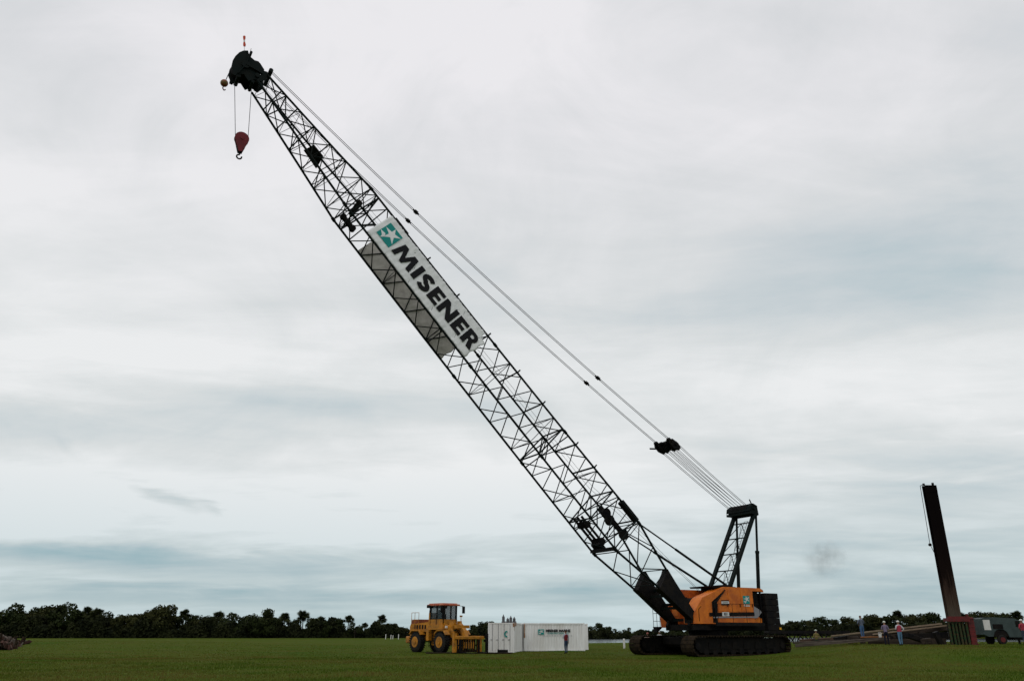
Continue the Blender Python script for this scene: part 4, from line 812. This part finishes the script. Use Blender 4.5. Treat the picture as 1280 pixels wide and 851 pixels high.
for k, (px, py, Y, l_, lab) in enumerate([(1050, 797.6, 70.5, 1.3, 'short dark offcut on the front timbers left of the standing man'), (1064, 797.3, 70.0, .8, 'smallest dark block on the timbers just left of the standing man'), (1140, 796.5, 66.6, 1.6, 'dark offcut leaning on the beams right of the red vest man'), (1155, 800.5, 66.2, 1.1, 'dark block on the grass between the red vest man and the pile'), (1170, 797.0, 66.4, 1.0, 'dark block standing against the beams next to the green pipes')]):
    q0 = wp(px, py, Y); mb = MB(); mb.box(-l_/2, l_/2, -.2, .2, -.18, .18, 0, .02); o = mb.build('timber_offcut', M['darktimber'] if k % 2 else M['black']); o.location = (q0.x, q0.y-.35, q0.z); o.rotation_euler = (0, R((-8, 6, 14, -4, 70)[k]), R((10, -30, 20, 40, 5)[k])); tag(o, lab, 'timber', 'dark offcuts about the beam stack')
# lattice girder lying on the ground behind
gr = MB(); La, Lb = wp(962, 790.5, 84), wp(1062, 790.0, 88); La.z = Lb.z = 1.72; 
dn = Vector((0, 0, -1.15)); dy = Vector((-.1, 1.3, 0))
for o_ in (Vector((0,0,0)), dy): gr.beam(La+o_, Lb+o_, .16, .30); gr.beam(La+o_+dn, Lb+o_+dn, .12, .14)
nseg = 10
for o_ in (Vector((0,0,0)), dy):
    for k in range(nseg):
        a_, b_ = La.lerp(Lb, k/nseg)+o_, La.lerp(Lb, (k+1)/nseg)+o_; gr.bar(a_ + (dn if k % 2 else dn*0), b_ + (dn*0 if k % 2 else dn), .06); gr.bar(a_, a_+dn, .045)
for k in range(nseg+1): p_ = La.lerp(Lb, k/nseg); gr.bar(p_, p_+dy, .04)
for p_ in (La.lerp(Lb,.1), La.lerp(Lb,.9)): gr.box(p_.x-.4, p_.x+.4, p_.y-.2, p_.y+1.5, gz(p_.x, p_.y)-.05, p_.z-1.2)
o = gr.build('lattice_girder', M['black'], rec=True); tag(o, 'black lattice girder lying on the ground between the crane and the beams', 'girder')

# ------------------------------------------------------------------ people
def skin_mesh(joints, edges, rad, lvl=1):
    me = bpy.data.meshes.new('person'); me.from_pydata(joints, edges, []); o = bpy.data.objects.new('tmp', me); COL.objects.link(o)
    md = o.modifiers.new('s', 'SKIN'); md.use_smooth_shade = True; md.branch_smoothing = .3
    for i, r_ in enumerate(rad): me.skin_vertices[0].data[i].radius = r_ if isinstance(r_, tuple) else (r_, r_); me.skin_vertices[0].data[i].use_root = (i == 0)
    sb = o.modifiers.new('u', 'SUBSURF'); sb.levels = lvl; sb.render_levels = lvl
    bpy.context.view_layer.update(); res = bpy.data.meshes.new_from_object(o.evaluated_get(bpy.context.evaluated_depsgraph_get())); bpy.data.objects.remove(o); return res
def person(loc, rz, label, shirt, pants, H=1.76, arms='down', vest=None, helmet=None, hair=(.02,.015,.01), stride=.08, lean=0.0, group=None):
    k = H/1.76
    J = []; E_ = []; Rr = []
    def j(p, r_, par=None):
        J.append((p[0]*k, p[1]*k, p[2]*k)); Rr.append(tuple(q*k*(1.12 if p[2] > .8 and p[2] < 1.45 else 1) for q in r_) if isinstance(r_, tuple) else r_*k*(1.15 if .04 < r_ and p[2] < 1.45 else 1)); 
        if par is not None: E_.append((par, len(J)-1))
        return len(J)-1
    # facing +y
    pel = j((0, 0, .95), (.155, .11)); wst = j((0, .0+lean*.15, 1.10), (.135, .10), pel); chs = j((0, .01+lean*.4, 1.30), (.165, .115), wst); shd = j((0, lean*.6, 1.44), (.12, .085), chs); nk = j((0, .01+lean*.75, 1.52), .055, shd); hd0 = j((0, .03+lean*.9, 1.60), (.075, .085), nk); hd1 = j((0, .02+lean, 1.70), (.078, .095), hd0); hd2 = j((0, .015+lean, 1.755), (.045, .055), hd1)
    for sx in (-1, 1):
        hp = j((sx*.09, 0, .88), .092, pel); kn = j((sx*.11, .03+sx*stride*.4, .50), .062, hp); an = j((sx*.12, sx*stride, .10), .043, kn); he = j((sx*.12, sx*stride+.03, .045), .042, an); to = j((sx*.135, sx*stride+.19, .03), (.045, .028), he)
        sh = j((sx*.185, lean*.6, 1.42), .058, shd)
        ps = arms if isinstance(arms, str) else arms[0 if sx < 0 else 1]
        if ps == 'down': el_, ha = (sx*.25, -.03, 1.15), (sx*.26, .05, .90)
        elif ps == 'front': el_, ha = (sx*.26, .02, 1.16), (sx*.12, .27, 1.20)
        elif ps == 'hip': el_, ha = (sx*.36, -.08, 1.18), (sx*.20, .03, 1.02)
        else: el_, ha = (sx*.25, .10, 1.20), (sx*.16, .32, 1.42)
        e1 = j(el_, .043, sh); w1 = j(ha, .030, e1)
        d_ = (Vector(ha)-Vector(el_)).normalized(); sd_ = d_.cross(Vector((0, 0, 1))) if abs(d_.z) < .9 else Vector((0, 1, 0)); sd_.normalize(); nn = d_.cross(sd_)
        pm = Vector(ha)+d_*.07; pj = j(pm, (.034, .022), w1)
        for q, (o_, l_) in enumerate(((-.027, .062), (-.009, .078), (.009, .082), (.027, .070))):
            f1 = j(pm+sd_*o_+d_*.035, .010, pj); f2 = j(pm+sd_*o_*1.1+d_*(.035+l_*.6)+nn*.01, .009, f1); j(pm+sd_*o_*1.1+d_*(.03+l_)+nn*.03, .007, f2)
        t1 = j(Vector(ha)+d_*.03-sd_*.035, .011, w1); j(Vector(ha)+d_*.08-sd_*.055+nn*.02, .009, t1)
    me = skin_mesh(J, E_, Rr, 1)
    key = lambda c: M.setdefault('c%.3f_%.3f_%.3f' % c, mat('fabric', c, .9, 0, tuple(q*.7 for q in c), 6, .5))
    for m_ in (key(pants), key(shirt), M['skin'], M['ink']): me.materials.append(m_)
    mi = []
    for p_ in me.polygons:
        z = p_.center.z/k; x = abs(p_.center.x)/k; y = p_.center.y/k
        hand = False
        for sx in (-1, 1):
            ps = arms if isinstance(arms, str) else arms[0 if sx < 0 else 1]
            ha = {'down': (sx*.26, .05, .90), 'front': (sx*.12, .27, 1.20), 'hip': (sx*.20, .03, 1.02)}.get(ps, (sx*.16, .32, 1.42))
            if (Vector((p_.center.x/k, y, z))-Vector(ha)).length < .06 or ((Vector((p_.center.x/k, y, z))-Vector(ha)).length < .2 and (abs(y) > .17 if ps in ('front', 'up') else (z < ha[2] and x > .17))): hand = True
        mi.append(2 if (z > 1.50 or hand) else 3 if z < .10 else 0 if (z < 1.0 and x < .235) else 1)
    me.polygons.foreach_set('material_index', mi)
    me.polygons.foreach_set('use_smooth', [True]*len(mi)); me.name = 'person'
    o = bpy.data.objects.new('person', me); COL.objects.link(o); o.location = loc; o.rotation_euler.z = rz; tag(o, label, 'person', group)
    fc = MB(); hy = .02+lean      # face details
    fc.add([((x_)*k, (hy+y_)*k, z_*k) for x_, y_, z_ in ((-.015,.085,1.655),(.015,.085,1.655),(0,.118,1.64),(0,.08,1.69))], [(0,1,2),(0,2,3),(1,3,2)]); 
    fc.build('nose', M['skin'], o)
    ey = MB()
    for sx in (-1, 1): ey.box((sx*.032-.011)*k, (sx*.032+.011)*k, (hy+.078)*k, (hy+.09)*k, 1.672*k, 1.684*k)
    ey.box(-.022*k, .022*k, (hy+.075)*k, (hy+.088)*k, 1.612*k, 1.618*k); ey.build('eyes', M['ink'], o)
    if True:
        ear = MB()
        for sx in (-1, 1): ear.disc((sx*.08*k, (hy-.005)*k, 1.665*k), (1,0,0), .028*k, .02*k, 10)
        ear.build('ears', M['skin'], o)
    def dome(name, r_, z0, zr, m_, brim=0):
        mb = MB(); n_, rr = 16, 5; vs = []; 
        for a in range(rr):
            ph = (math.pi/2)*a/rr
            for b2 in range(n_): t = 2*math.pi*b2/n_; vs.append(((r_*.92*math.cos(ph)*math.cos(t))*k, (hy-.005+r_*1.12*math.cos(ph)*math.sin(t))*k, (z0+zr*math.sin(ph))*k))
        vs.append((0, (hy-.005)*k, (z0+zr)*k)); fs = [(a*n_+b2, a*n_+(b2+1) % n_, (a+1)*n_+(b2+1) % n_, (a+1)*n_+b2) for a in range(rr-1) for b2 in range(n_)] + [((rr-1)*n_+b2, (rr-1)*n_+(b2+1) % n_, rr*n_) for b2 in range(n_)]
        mb.add(vs, fs)
        if brim: mb.add([((r_*1.12*math.cos(2*math.pi*q/20))*k, (hy+r_*(1.32 if math.sin(2*math.pi*q/20) > 0 else 1.2)*math.sin(2*math.pi*q/20))*k, (z0-.002)*k) for q in range(20)] + [((r_*1.12*math.cos(2*math.pi*q/20))*k, (hy+r_*(1.32 if math.sin(2*math.pi*q/20) > 0 else 1.2)*math.sin(2*math.pi*q/20))*k, (z0+.014)*k) for q in range(20)], [tuple(range(20)), tuple(range(20, 40))] + [(q, (q+1) % 20, 20+(q+1) % 20, 20+q) for q in range(20)])
        mb.build(name, m_, o, smooth=True)
    if helmet: dome('hard_hat', .118, 1.70, .115, key(helmet), 1)
    else: dome('hair', .098, 1.675, .105, key(hair))
    if vest:
        mb = MB(); ring = []; n_ = 16
        for z_, rx, ry, yo in ((1.0, .172, .135, 0), (1.15, .168, .128, .02*1), (1.30, .195, .145, .01), (1.40, .185, .13, .005), (1.47, .12, .10, 0)):
            for q in range(n_): t = 2*math.pi*q/n_; ring.append((rx*math.cos(t)*k, (yo+lean*.5*(z_-1)/.4+ry*math.sin(t))*k, z_*k))
        mb.add(ring, [(a*n_+q, a*n_+(q+1) % n_, (a+1)*n_+(q+1) % n_, (a+1)*n_+q) for a in range(4) for q in range(n_)]); mb.build('vest', key(vest), o, smooth=True)
    return o
J_ = (.045,.075,.13)
def at_px(px, Y, z=None):
    q0 = wp(px, 800, Y); return (q0.x, q0.y, gz(q0.x, q0.y) if z is None else z)
person(at_px(707.5, 71.8), R(28), 'man in a pale shirt, red vest and jeans standing alone before the lettered container', (.42,.42,.50), (.03,.055,.10), 1.84, ('front','down'), vest=(.16,.015,.02), hair=(.05,.03,.02))
person(at_px(1079.5, 68.6, 1.18), R(8), 'man in a grey shirt and blue jeans standing on the beams, bareheaded, seen from behind', (.09,.11,.15), (.05,.11,.22), 1.80, ('hip','front'), hair=(.12,.06,.05))
person(at_px(1108.5, 65.6), R(-25), 'man in a white hard hat, purple grey shirt and dark trousers by the stacked beams', (.16,.13,.20), (.012,.013,.022), 1.74, 'front', helmet=(.55,.58,.50), lean=.08)
person(at_px(1126, 64.3), R(5), 'man in a white hard hat, white shirt, red vest and light jeans before the beams', (.50,.50,.55), (.09,.18,.28), 1.76, ('front','hip'), vest=(.32,.035,.06), helmet=(.62,.62,.60))
person(at_px(1021, 72.2, .16), R(180), 'worker in a yellowish jacket and pale hard hat standing behind the left timbers', (.16,.13,.04), (.03,.04,.03), 1.72, 'front', helmet=(.45,.50,.42))
person(at_px(1281.5, 65.0), R(10), 'worker in a red shirt and white hard hat at the right edge, by the trailer', (.30,.03,.05), (.03,.04,.06), 1.80, 'hip', helmet=(.6,.62,.6))
person(at_px(808.5, 71.5), R(200), 'person in a pale pinkish shirt bent forward, behind the front of the crane tracks', (.36,.28,.27), (.04,.05,.08), 1.62, 'front', lean=.2, helmet=(.35,.12,.10))
person(at_px(824.5, 75.5), R(160), 'person in grey shirt and white hard hat behind the crane tracks, below the cab', (.36,.38,.38), (.04,.05,.08), 1.76, 'down', helmet=(.6,.62,.6))

# small markers and posts
for k, (px, Y, h_) in enumerate([(482, 230, 1.6), (488.5, 232, 1.4), (491, 236, 1.2), (498, 228, 1.6)]):
    x = (px-640)/1041*Y; mb = MB(); h_ *= .75; mb.box(-.09, .09, -.09, .09, 0, h_); mb.bar((0,0,h_),(0,0,h_+.12),.13,4,0,.02); o = mb.build('marker_post', M['white']); o.location = (x, Y, hz(x, Y)); tag(o, ['leftmost white post before the far tree line, left of the loader', 'second white post from the left before the tree line', 'third white post, the shortest one before the tree line', 'white post before the tree line nearest the loader'][k], 'post', 'white posts before the tree line')
mb = MB(); mb.bar((0,0,0),(0,0,.95),.12,12); mb.bar((0,0,.95),(0,0,1.05),.12,12,0,.04); o = mb.build('marker_post', M['white']); o.location = (12.9, 96, hz(12.9, 96)); tag(o, 'white post standing left of the crane tracks', 'post')

# debris bank at the left edge
db = MB(); mats_ = [M['mud'], mat('old_brick', (.06,.026,.018), .9), M['darktimber'], mat('pale_stone', (.08,.062,.05), .9), mat('red_clay', (.035,.018,.012), .95, 0, (.025,.014,.01), 2, .7)]
for k in range(260):
    t = random.random(); Y = 79+26*t + random.uniform(-1.5, 1.5); xb = -(.598-.022*t)*Y; x = xb - random.random()**1.2*7.5; s_ = random.uniform(.15, .5); z = hz(x, Y) + random.random()*(1.1 if k % 2 else .5)*(1-abs((x-xb)+3.4)/4.4 if abs((x-xb)+3.4) < 4.2 else .05)
    c = Vector((x, Y, z)); A_ = Euler((random.uniform(0,6), random.uniform(0,6), random.uniform(0,6))).to_matrix(); l_ = s_*random.choice((1, 1, 1, 3.5))
    vs = [c + A_ @ Vector((a*l_*random.uniform(.7,1), b2*s_*random.uniform(.6,1), d*s_*.7*random.uniform(.6,1))) for a in (-.5,.5) for b2 in (-.5,.5) for d in (-.5,.5)]
    db.add(vs, BF, random.choice((0,0,1,2,3,4,4)))
o = db.build('debris_bank', mats_, rec=True); tag(o, 'bank of reddish rubble and broken planks at the left edge of the field', 'rubble', kind='stuff')
bank = MB(); pr = []
for k in range(14):
    Y = 78+k*2.4; 
    for q, (dx, dz) in enumerate(((1.2, -.1), (-.8, .35), (-3.0, .8), (-6.5, .6), (-10, -.1))): x = -(.598-.022*k/13)*Y-1+dx+.5*math.sin(k*1.3+q); pr.append((x, Y, hz(x, Y)+dz*(1+.25*math.sin(k*2.1+q))))
bank.add(pr, [(k*5+q, k*5+q+1, (k+1)*5+q+1, (k+1)*5+q) for k in range(13) for q in range(4)]); o = bank.build('earth_bank', mats_[4], smooth=True); tag(o, 'low bank of red earth under the rubble', 'bank', kind='structure')

# ------------------------------------------------------------------ trees
def leaf_cloud(n, fn, size, ori=None):
    V = np.empty((n, 4, 3)); 
    for i in range(n):
        c, nrm = fn(i); s_ = size*(.6+.8*rng.random()); u = Vector(rng.normal(size=3)).normalized()
        nrm = (Vector(nrm)*.6 + Vector(rng.normal(size=3))*.6).normalized(); u = u.cross(nrm).normalized(); w = nrm.cross(u)
        for q, (a, b2) in enumerate(((-1,0),(0,-.5),(1,0),(0,.5))): V[i, q] = np.array(Vector(c)+u*a*s_+w*b2*s_*1.1)
    return V.reshape(-1, 3), np.arange(n*4).reshape(-1, 4)
def mesh_np(name, V, F, m_):
    me = bpy.data.meshes.new(name); me.from_pydata(V.tolist(), [], F.tolist()); me.materials.append(m_); me.update(); return me
def broad(seed, H, Wd, m_):
    """returns crown mesh, trunk mesh; H total height, Wd crown width"""
    r_ = random.Random(seed); cl = []
    for k in range(r_.randint(11, 16)):
        a = r_.uniform(0, 6.28); rr = Wd/2*math.sqrt(r_.random())*.82; z = H*r_.uniform(.22, .88) * (1-.28*(rr/(Wd/2))**2); cl.append((Vector((rr*math.cos(a), rr*math.sin(a), z)), r_.uniform(.13, .21)*H))
    n = 3400
    def f(i):
        c, rad = cl[i % len(cl)]; d = Vector(rng.normal(size=3)).normalized(); q = rad*(.55+.5*rng.random()**.5)*(1+.2*math.sin(d.x*5+d.y*4)); return c + Vector((d.x*q, d.y*q, d.z*q*.75)), d
    V, F = leaf_cloud(n, f, .34); cm = mesh_np('crown', V, F, m_)
    t = MB(); bs = Vector((0,0,0)); top = Vector((r_.uniform(-.3,.3), r_.uniform(-.3,.3), H*.45)); t.bar(bs, top, .028*H, 8, 0, .016*H)
    for c, rad in cl[:9]: t.bar(top.lerp(bs, r_.uniform(0, .35)), c, .011*H, 5, 0, .004*H)
    o = t.build('trunk', M['trunk']); tm = o.data; bpy.data.objects.remove(o); return cm, tm
def palm(seed, H):
    r_ = random.Random(seed); V = []; F = []; top = Vector((r_.uniform(-.4,.4), r_.uniform(-.4,.4), H*.76)); 
    for k in range(70):
        a = r_.uniform(0, 6.283); el_ = r_.uniform(-.75, 1.35); ln = r_.uniform(.20, .27)*H; d = Vector((math.cos(a)*math.cos(el_), math.sin(a)*math.cos(el_), math.sin(el_))); c = top + d*ln*r_.uniform(.12, .6)
        side = d.cross(Vector((0,0,1))); side = side.normalized() if side.length > .1 else Vector((1,0,0)); up = side.cross(d); tw = r_.uniform(-1.1, 1.1); side = side*math.cos(tw)+up*math.sin(tw); up = side.cross(d)
        for q in range(13):     # fan blade fingers
            t = R(-78+156*q/12); dd = (d*math.cos(t)+side*math.sin(t)).normalized(); L_ = ln*.62*(.75+.25*math.cos(t)); w_ = up.cross(dd).normalized()*.055 if q % 2 == 0 else side*.05
            e = c + dd*L_ - Vector((0,0,1))*L_*.22; b0 = len(V); V += [c-w_, c+w_, c.lerp(e,.6)+w_*1.6, e, c.lerp(e,.6)-w_*1.6]; F.append((b0, b0+1, b0+2, b0+3, b0+4))
        b0 = len(V); V += [top-side*.03, top+side*.03, c+side*.03, c-side*.03]; F.append((b0, b0+1, b0+2, b0+3))
    me = bpy.data.meshes.new('crown'); me.from_pydata([tuple(v) for v in V], [], F); me.materials.append(M['palm'])
    t = MB(); pts = [Vector((0,0,0)).lerp(top, q/5)+Vector((.15*math.sin(q), 0, 0)) for q in range(5)]+[top]; t.tube(pts, .18, 8); t.bar(top-Vector((0,0,.9)), top, .24, 8, 0, .34); o = t.build('trunk', M['trunk']); tm = o.data; bpy.data.objects.remove(o); return me, tm
BR = [broad(10+k, 9, w, m_) for k, (w, m_) in enumerate([(8.5, M['leaf']), (7, M['leaf2']), (10, M['leaf']), (7.5, M['leaf2']), (6.0, M['leaf'])])]
PM = [palm(30+k, 10) for k in range(4)]
def tree(kind, idx, x, y, h, lab, grp, rz):
    cm, tm = (BR if kind == 'b' else PM)[idx]; base = 9 if kind == 'b' else 10
    e = empty('broadleaf_tree' if kind == 'b' else 'palm_tree', (x, y, hz(x, y)-.1), rz); e.scale = (h/base,)*3; tag(e, lab, 'tree' if kind == 'b' else 'palm tree', grp)
    for nm, me in (('trunk', tm), ('crown', cm)): o = bpy.data.objects.new(nm, me); COL.objects.link(o); o.parent = e
def Hpx(ytop, Y, zg=0): return 1.65 + (791-ytop)/1117*Y - zg
# the skyline of the left tree line as (px, top y, kind)
sil = [(2,753,'b'),(14,757,'b'),(26,760,'b'),(36,763,'b'),(47,758,'b'),(57,754,'b'),(68,755,'p'),(76,752,'b'),(88,760,'p'),(96,765,'b'),(104,757,'p'),(111,764,'b'),(118,758,'p'),(127,764,'b'),(137,768,'b'),(148,767,'b'),(158,766,'b'),(170,765,'b'),(179,760,'b'),(189,759,'p'),(197,754,'b'),(206,766,'b'),(216,769,'b'),(226,760,'p'),(238,768,'b'),(246,771,'b'),(257,770,'b'),(268,762,'p'),(279,765,'b'),(290,768,'b'),(302,771,'b'),(311,768,'b'),(323,760,'b'),(331,763,'p'),(342,770,'b'),(355,765,'p'),(366,773,'b'),(377,761,'p'),(388,773,'b'),(400,769,'p'),(411,776,'b'),(421,773,'b'),(433,767,'p'),(443,777,'b'),(454,777,'p'),(465,780,'b'),(476,767,'p'),(486,779,'b'),(497,781,'b'),(507,783,'b')]
GL = 'trees of the far tree line left of the containers'; GM = 'trees of the low line between containers and crane'; GR_ = 'trees of the far shore on the right'
def side_word(k, n): return k
def ordn(k):
    w = ['first','second','third','fourth','fifth','sixth','seventh','eighth','ninth','tenth','eleventh','twelfth','thirteenth','fourteenth','fifteenth','sixteenth','seventeenth','eighteenth','nineteenth','twentieth']
    if k < 20: return w[k]
    tens = ['twenty','thirty','forty','fifty','sixty']; t_, u_ = divmod(k+1, 10)
    return (tens[t_-2]+' '+w[u_-1]) if u_ else ['twentieth','thirtieth','fortieth','fiftieth','sixtieth'][t_-2]
np_ = nb_ = 0
for k, (px, ty, kd) in enumerate(sil):
    Y = random.uniform(276, 292); x = (px-640)/1041*Y; h = Hpx(ty, Y)*(1.02 if kd == 'p' else 1.06)
    if kd == 'p': lab = 'dark fan palm of the left tree line, %s palm from the left edge' % ordn(np_); np_ += 1
    else: lab = 'dark leafy tree of the left tree line, %s leafy one from the left edge' % ordn(nb_); nb_ += 1
    tree(kd, random.randrange(len(BR if kd == 'b' else PM)), x, Y, h, lab, GL, random.uniform(0, 6.28))
sil2 = [(524,782),(538,784),(556,786),(575,783),(592,781),(603,777),(609,776),(738,783),(748,779),(760,782),(772,784),(784,785),(797,786),(810,785),(823,785),(836,786),(850,786),(870,786)]
for k, (px, ty) in enumerate(sil2):
    Y = random.uniform(290, 305) if px < 700 else random.uniform(308, 330); x = (px-640)/1041*Y; lab = ('low dark tree %s of the gap behind the loader, counted from the left' % ordn(k)) if px < 700 else ('low dark tree right of the containers, %s before the crane' % ordn(k-7))
    tree('b', random.randrange(5), x, Y, max(4.0, Hpx(ty, Y)*1.08), lab, GM, random.uniform(0, 6.28))
sil3 = [(976,779),(986,779),(996,777),(1006,775),(1017,774),(1029,772),(1041,774),(1053,775),(1064,771),(1076,774),(1089,768),(1098,770),(1109,772),(1118,768),(1127,764),(1138,768),(1149,767),(1160,766),(1169,767),(1178,778),(1207,766),(1214,777),(1225,763),(1233,766),(1241,764),(1251,768),(1261,764),(1270,766),(1277,763)]
for k, (px, ty) in enumerate(sil3):
    u = (px-970)/310; Y = 470-150*u+random.uniform(-8, 8); x = (px-640)/1041*Y; Y0_ = Y; kd = 'p' if px in (1207, 1127, 1277) else 'b'
    if px in (1178, 1214): h_ = 6
    tree(kd, random.randrange(len(BR if kd == 'b' else PM)), x, Y, Hpx(ty, Y)*1.06+.5, ('dark %s of the right tree line, %s from its left end' % ('palm' if kd == 'p' else 'tree', ordn(k))), GR_, random.uniform(0, 6.28))
# dense undergrowth under the tree lines
def hedge(name, x0, y0, x1, y1, hts, n, depth, lab, size=.5):
    rs = rng.random((n, 4)); ph = rng.random(8)*6
    def f(i):
        t = rs[i, 0]; x = x0+(x1-x0)*t; y = y0+(y1-y0)*t + (rs[i, 1]-.5)*depth; hh_ = hts(x)*(.62+.22*math.sin(x*.33+ph[0])+.16*math.sin(x*.9+ph[1])+.12*math.sin(x*2.1+ph[2])); z = hh_*rs[i, 2]**.8; return Vector((x, y, max(hz(x, y), -.6)+z)), Vector((0, -1, .6))
    V, F = leaf_cloud(n, f, size); me = mesh_np(name, V, F, M['bush']); o = bpy.data.objects.new(name, me); COL.objects.link(o); tag(o, lab, 'undergrowth', kind='stuff')
hedge('undergrowth', -182, 273, -10, 286, lambda x: 6.6 if x < -60 else 5.0, 80000, 9, 'dense dark undergrowth at the foot of the left tree line')
hedge('undergrowth', -12, 287, 84, 330, lambda x: 3.6, 20000, 8, 'low dark scrub behind the containers and the crane')
hedge('undergrowth', 130, 466, 215, 318, lambda x: 6.5, 24000, 14, 'dark scrub along the far shore on the right', .8)
hedge('undergrowth', 84, 440, 150, 466, lambda x: 4.5, 9000, 12, 'dark scrub on the shore behind the crane', .8)

# ------------------------------------------------------------------ exhaust smoke
bm = bmesh.new(); bmesh.ops.create_icosphere(bm, subdivisions=3, radius=1.0); me = bpy.data.meshes.new('exhaust_smoke'); bm.to_mesh(me); bm.free()
so = bpy.data.objects.new('exhaust_smoke', me); COL.objects.link(so); so.location = wp(1030, 697, 74); so.scale = (2.2, 1.6, 2.0); tag(so, 'faint puff of dark exhaust smoke hanging in the air right of the gantry', 'smoke', kind='stuff')
m = bpy.data.materials.new('smoke'); m.use_nodes = True; nt = m.node_tree; N = nt.nodes; L = nt.links; N.clear(); out = N.new('ShaderNodeOutputMaterial'); pv = N.new('ShaderNodeVolumePrincipled'); pv.inputs['Color'].default_value = (.12,.12,.11,1); L.new(pv.outputs[0], out.inputs['Volume'])
tc = N.new('ShaderNodeTexCoord'); ln_ = N.new('ShaderNodeVectorMath'); ln_.operation = 'LENGTH'; L.new(tc.outputs['Object'], ln_.inputs[0]); r1 = N.new('ShaderNodeMapRange'); r1.inputs[1].default_value = 1; r1.inputs[2].default_value = .1; L.new(ln_.outputs['Value'], r1.inputs[0])
n_ = N.new('ShaderNodeTexNoise'); n_.inputs['Scale'].default_value = 1.7; n_.inputs['Detail'].default_value = 5; n_.inputs['Roughness'].default_value = .6; L.new(tc.outputs['Object'], n_.inputs['Vector']); r2 = N.new('ShaderNodeMapRange'); r2.inputs[1].default_value = .42; r2.inputs[2].default_value = .7; L.new(n_.outputs[0], r2.inputs[0])
ml = N.new('ShaderNodeMath'); ml.operation = 'MULTIPLY'; L.new(r1.outputs[0], ml.inputs[0]); L.new(r2.outputs[0], ml.inputs[1]); m2 = N.new('ShaderNodeMath'); m2.operation = 'MULTIPLY'; m2.inputs[1].default_value = .55; L.new(ml.outputs[0], m2.inputs[0]); L.new(m2.outputs[0], pv.inputs['Density'])
me.materials.append(m)

# ------------------------------------------------------------------ render settings
S.view_settings.view_transform = 'Standard'; S.view_settings.look = 'None'; S.view_settings.exposure = 0; S.view_settings.gamma = 1
S.render.engine = 'CYCLES'; S.cycles.max_bounces = 6; S.cycles.volume_step_rate = 1.0
S.render.resolution_x = 1024; S.render.resolution_y = 680
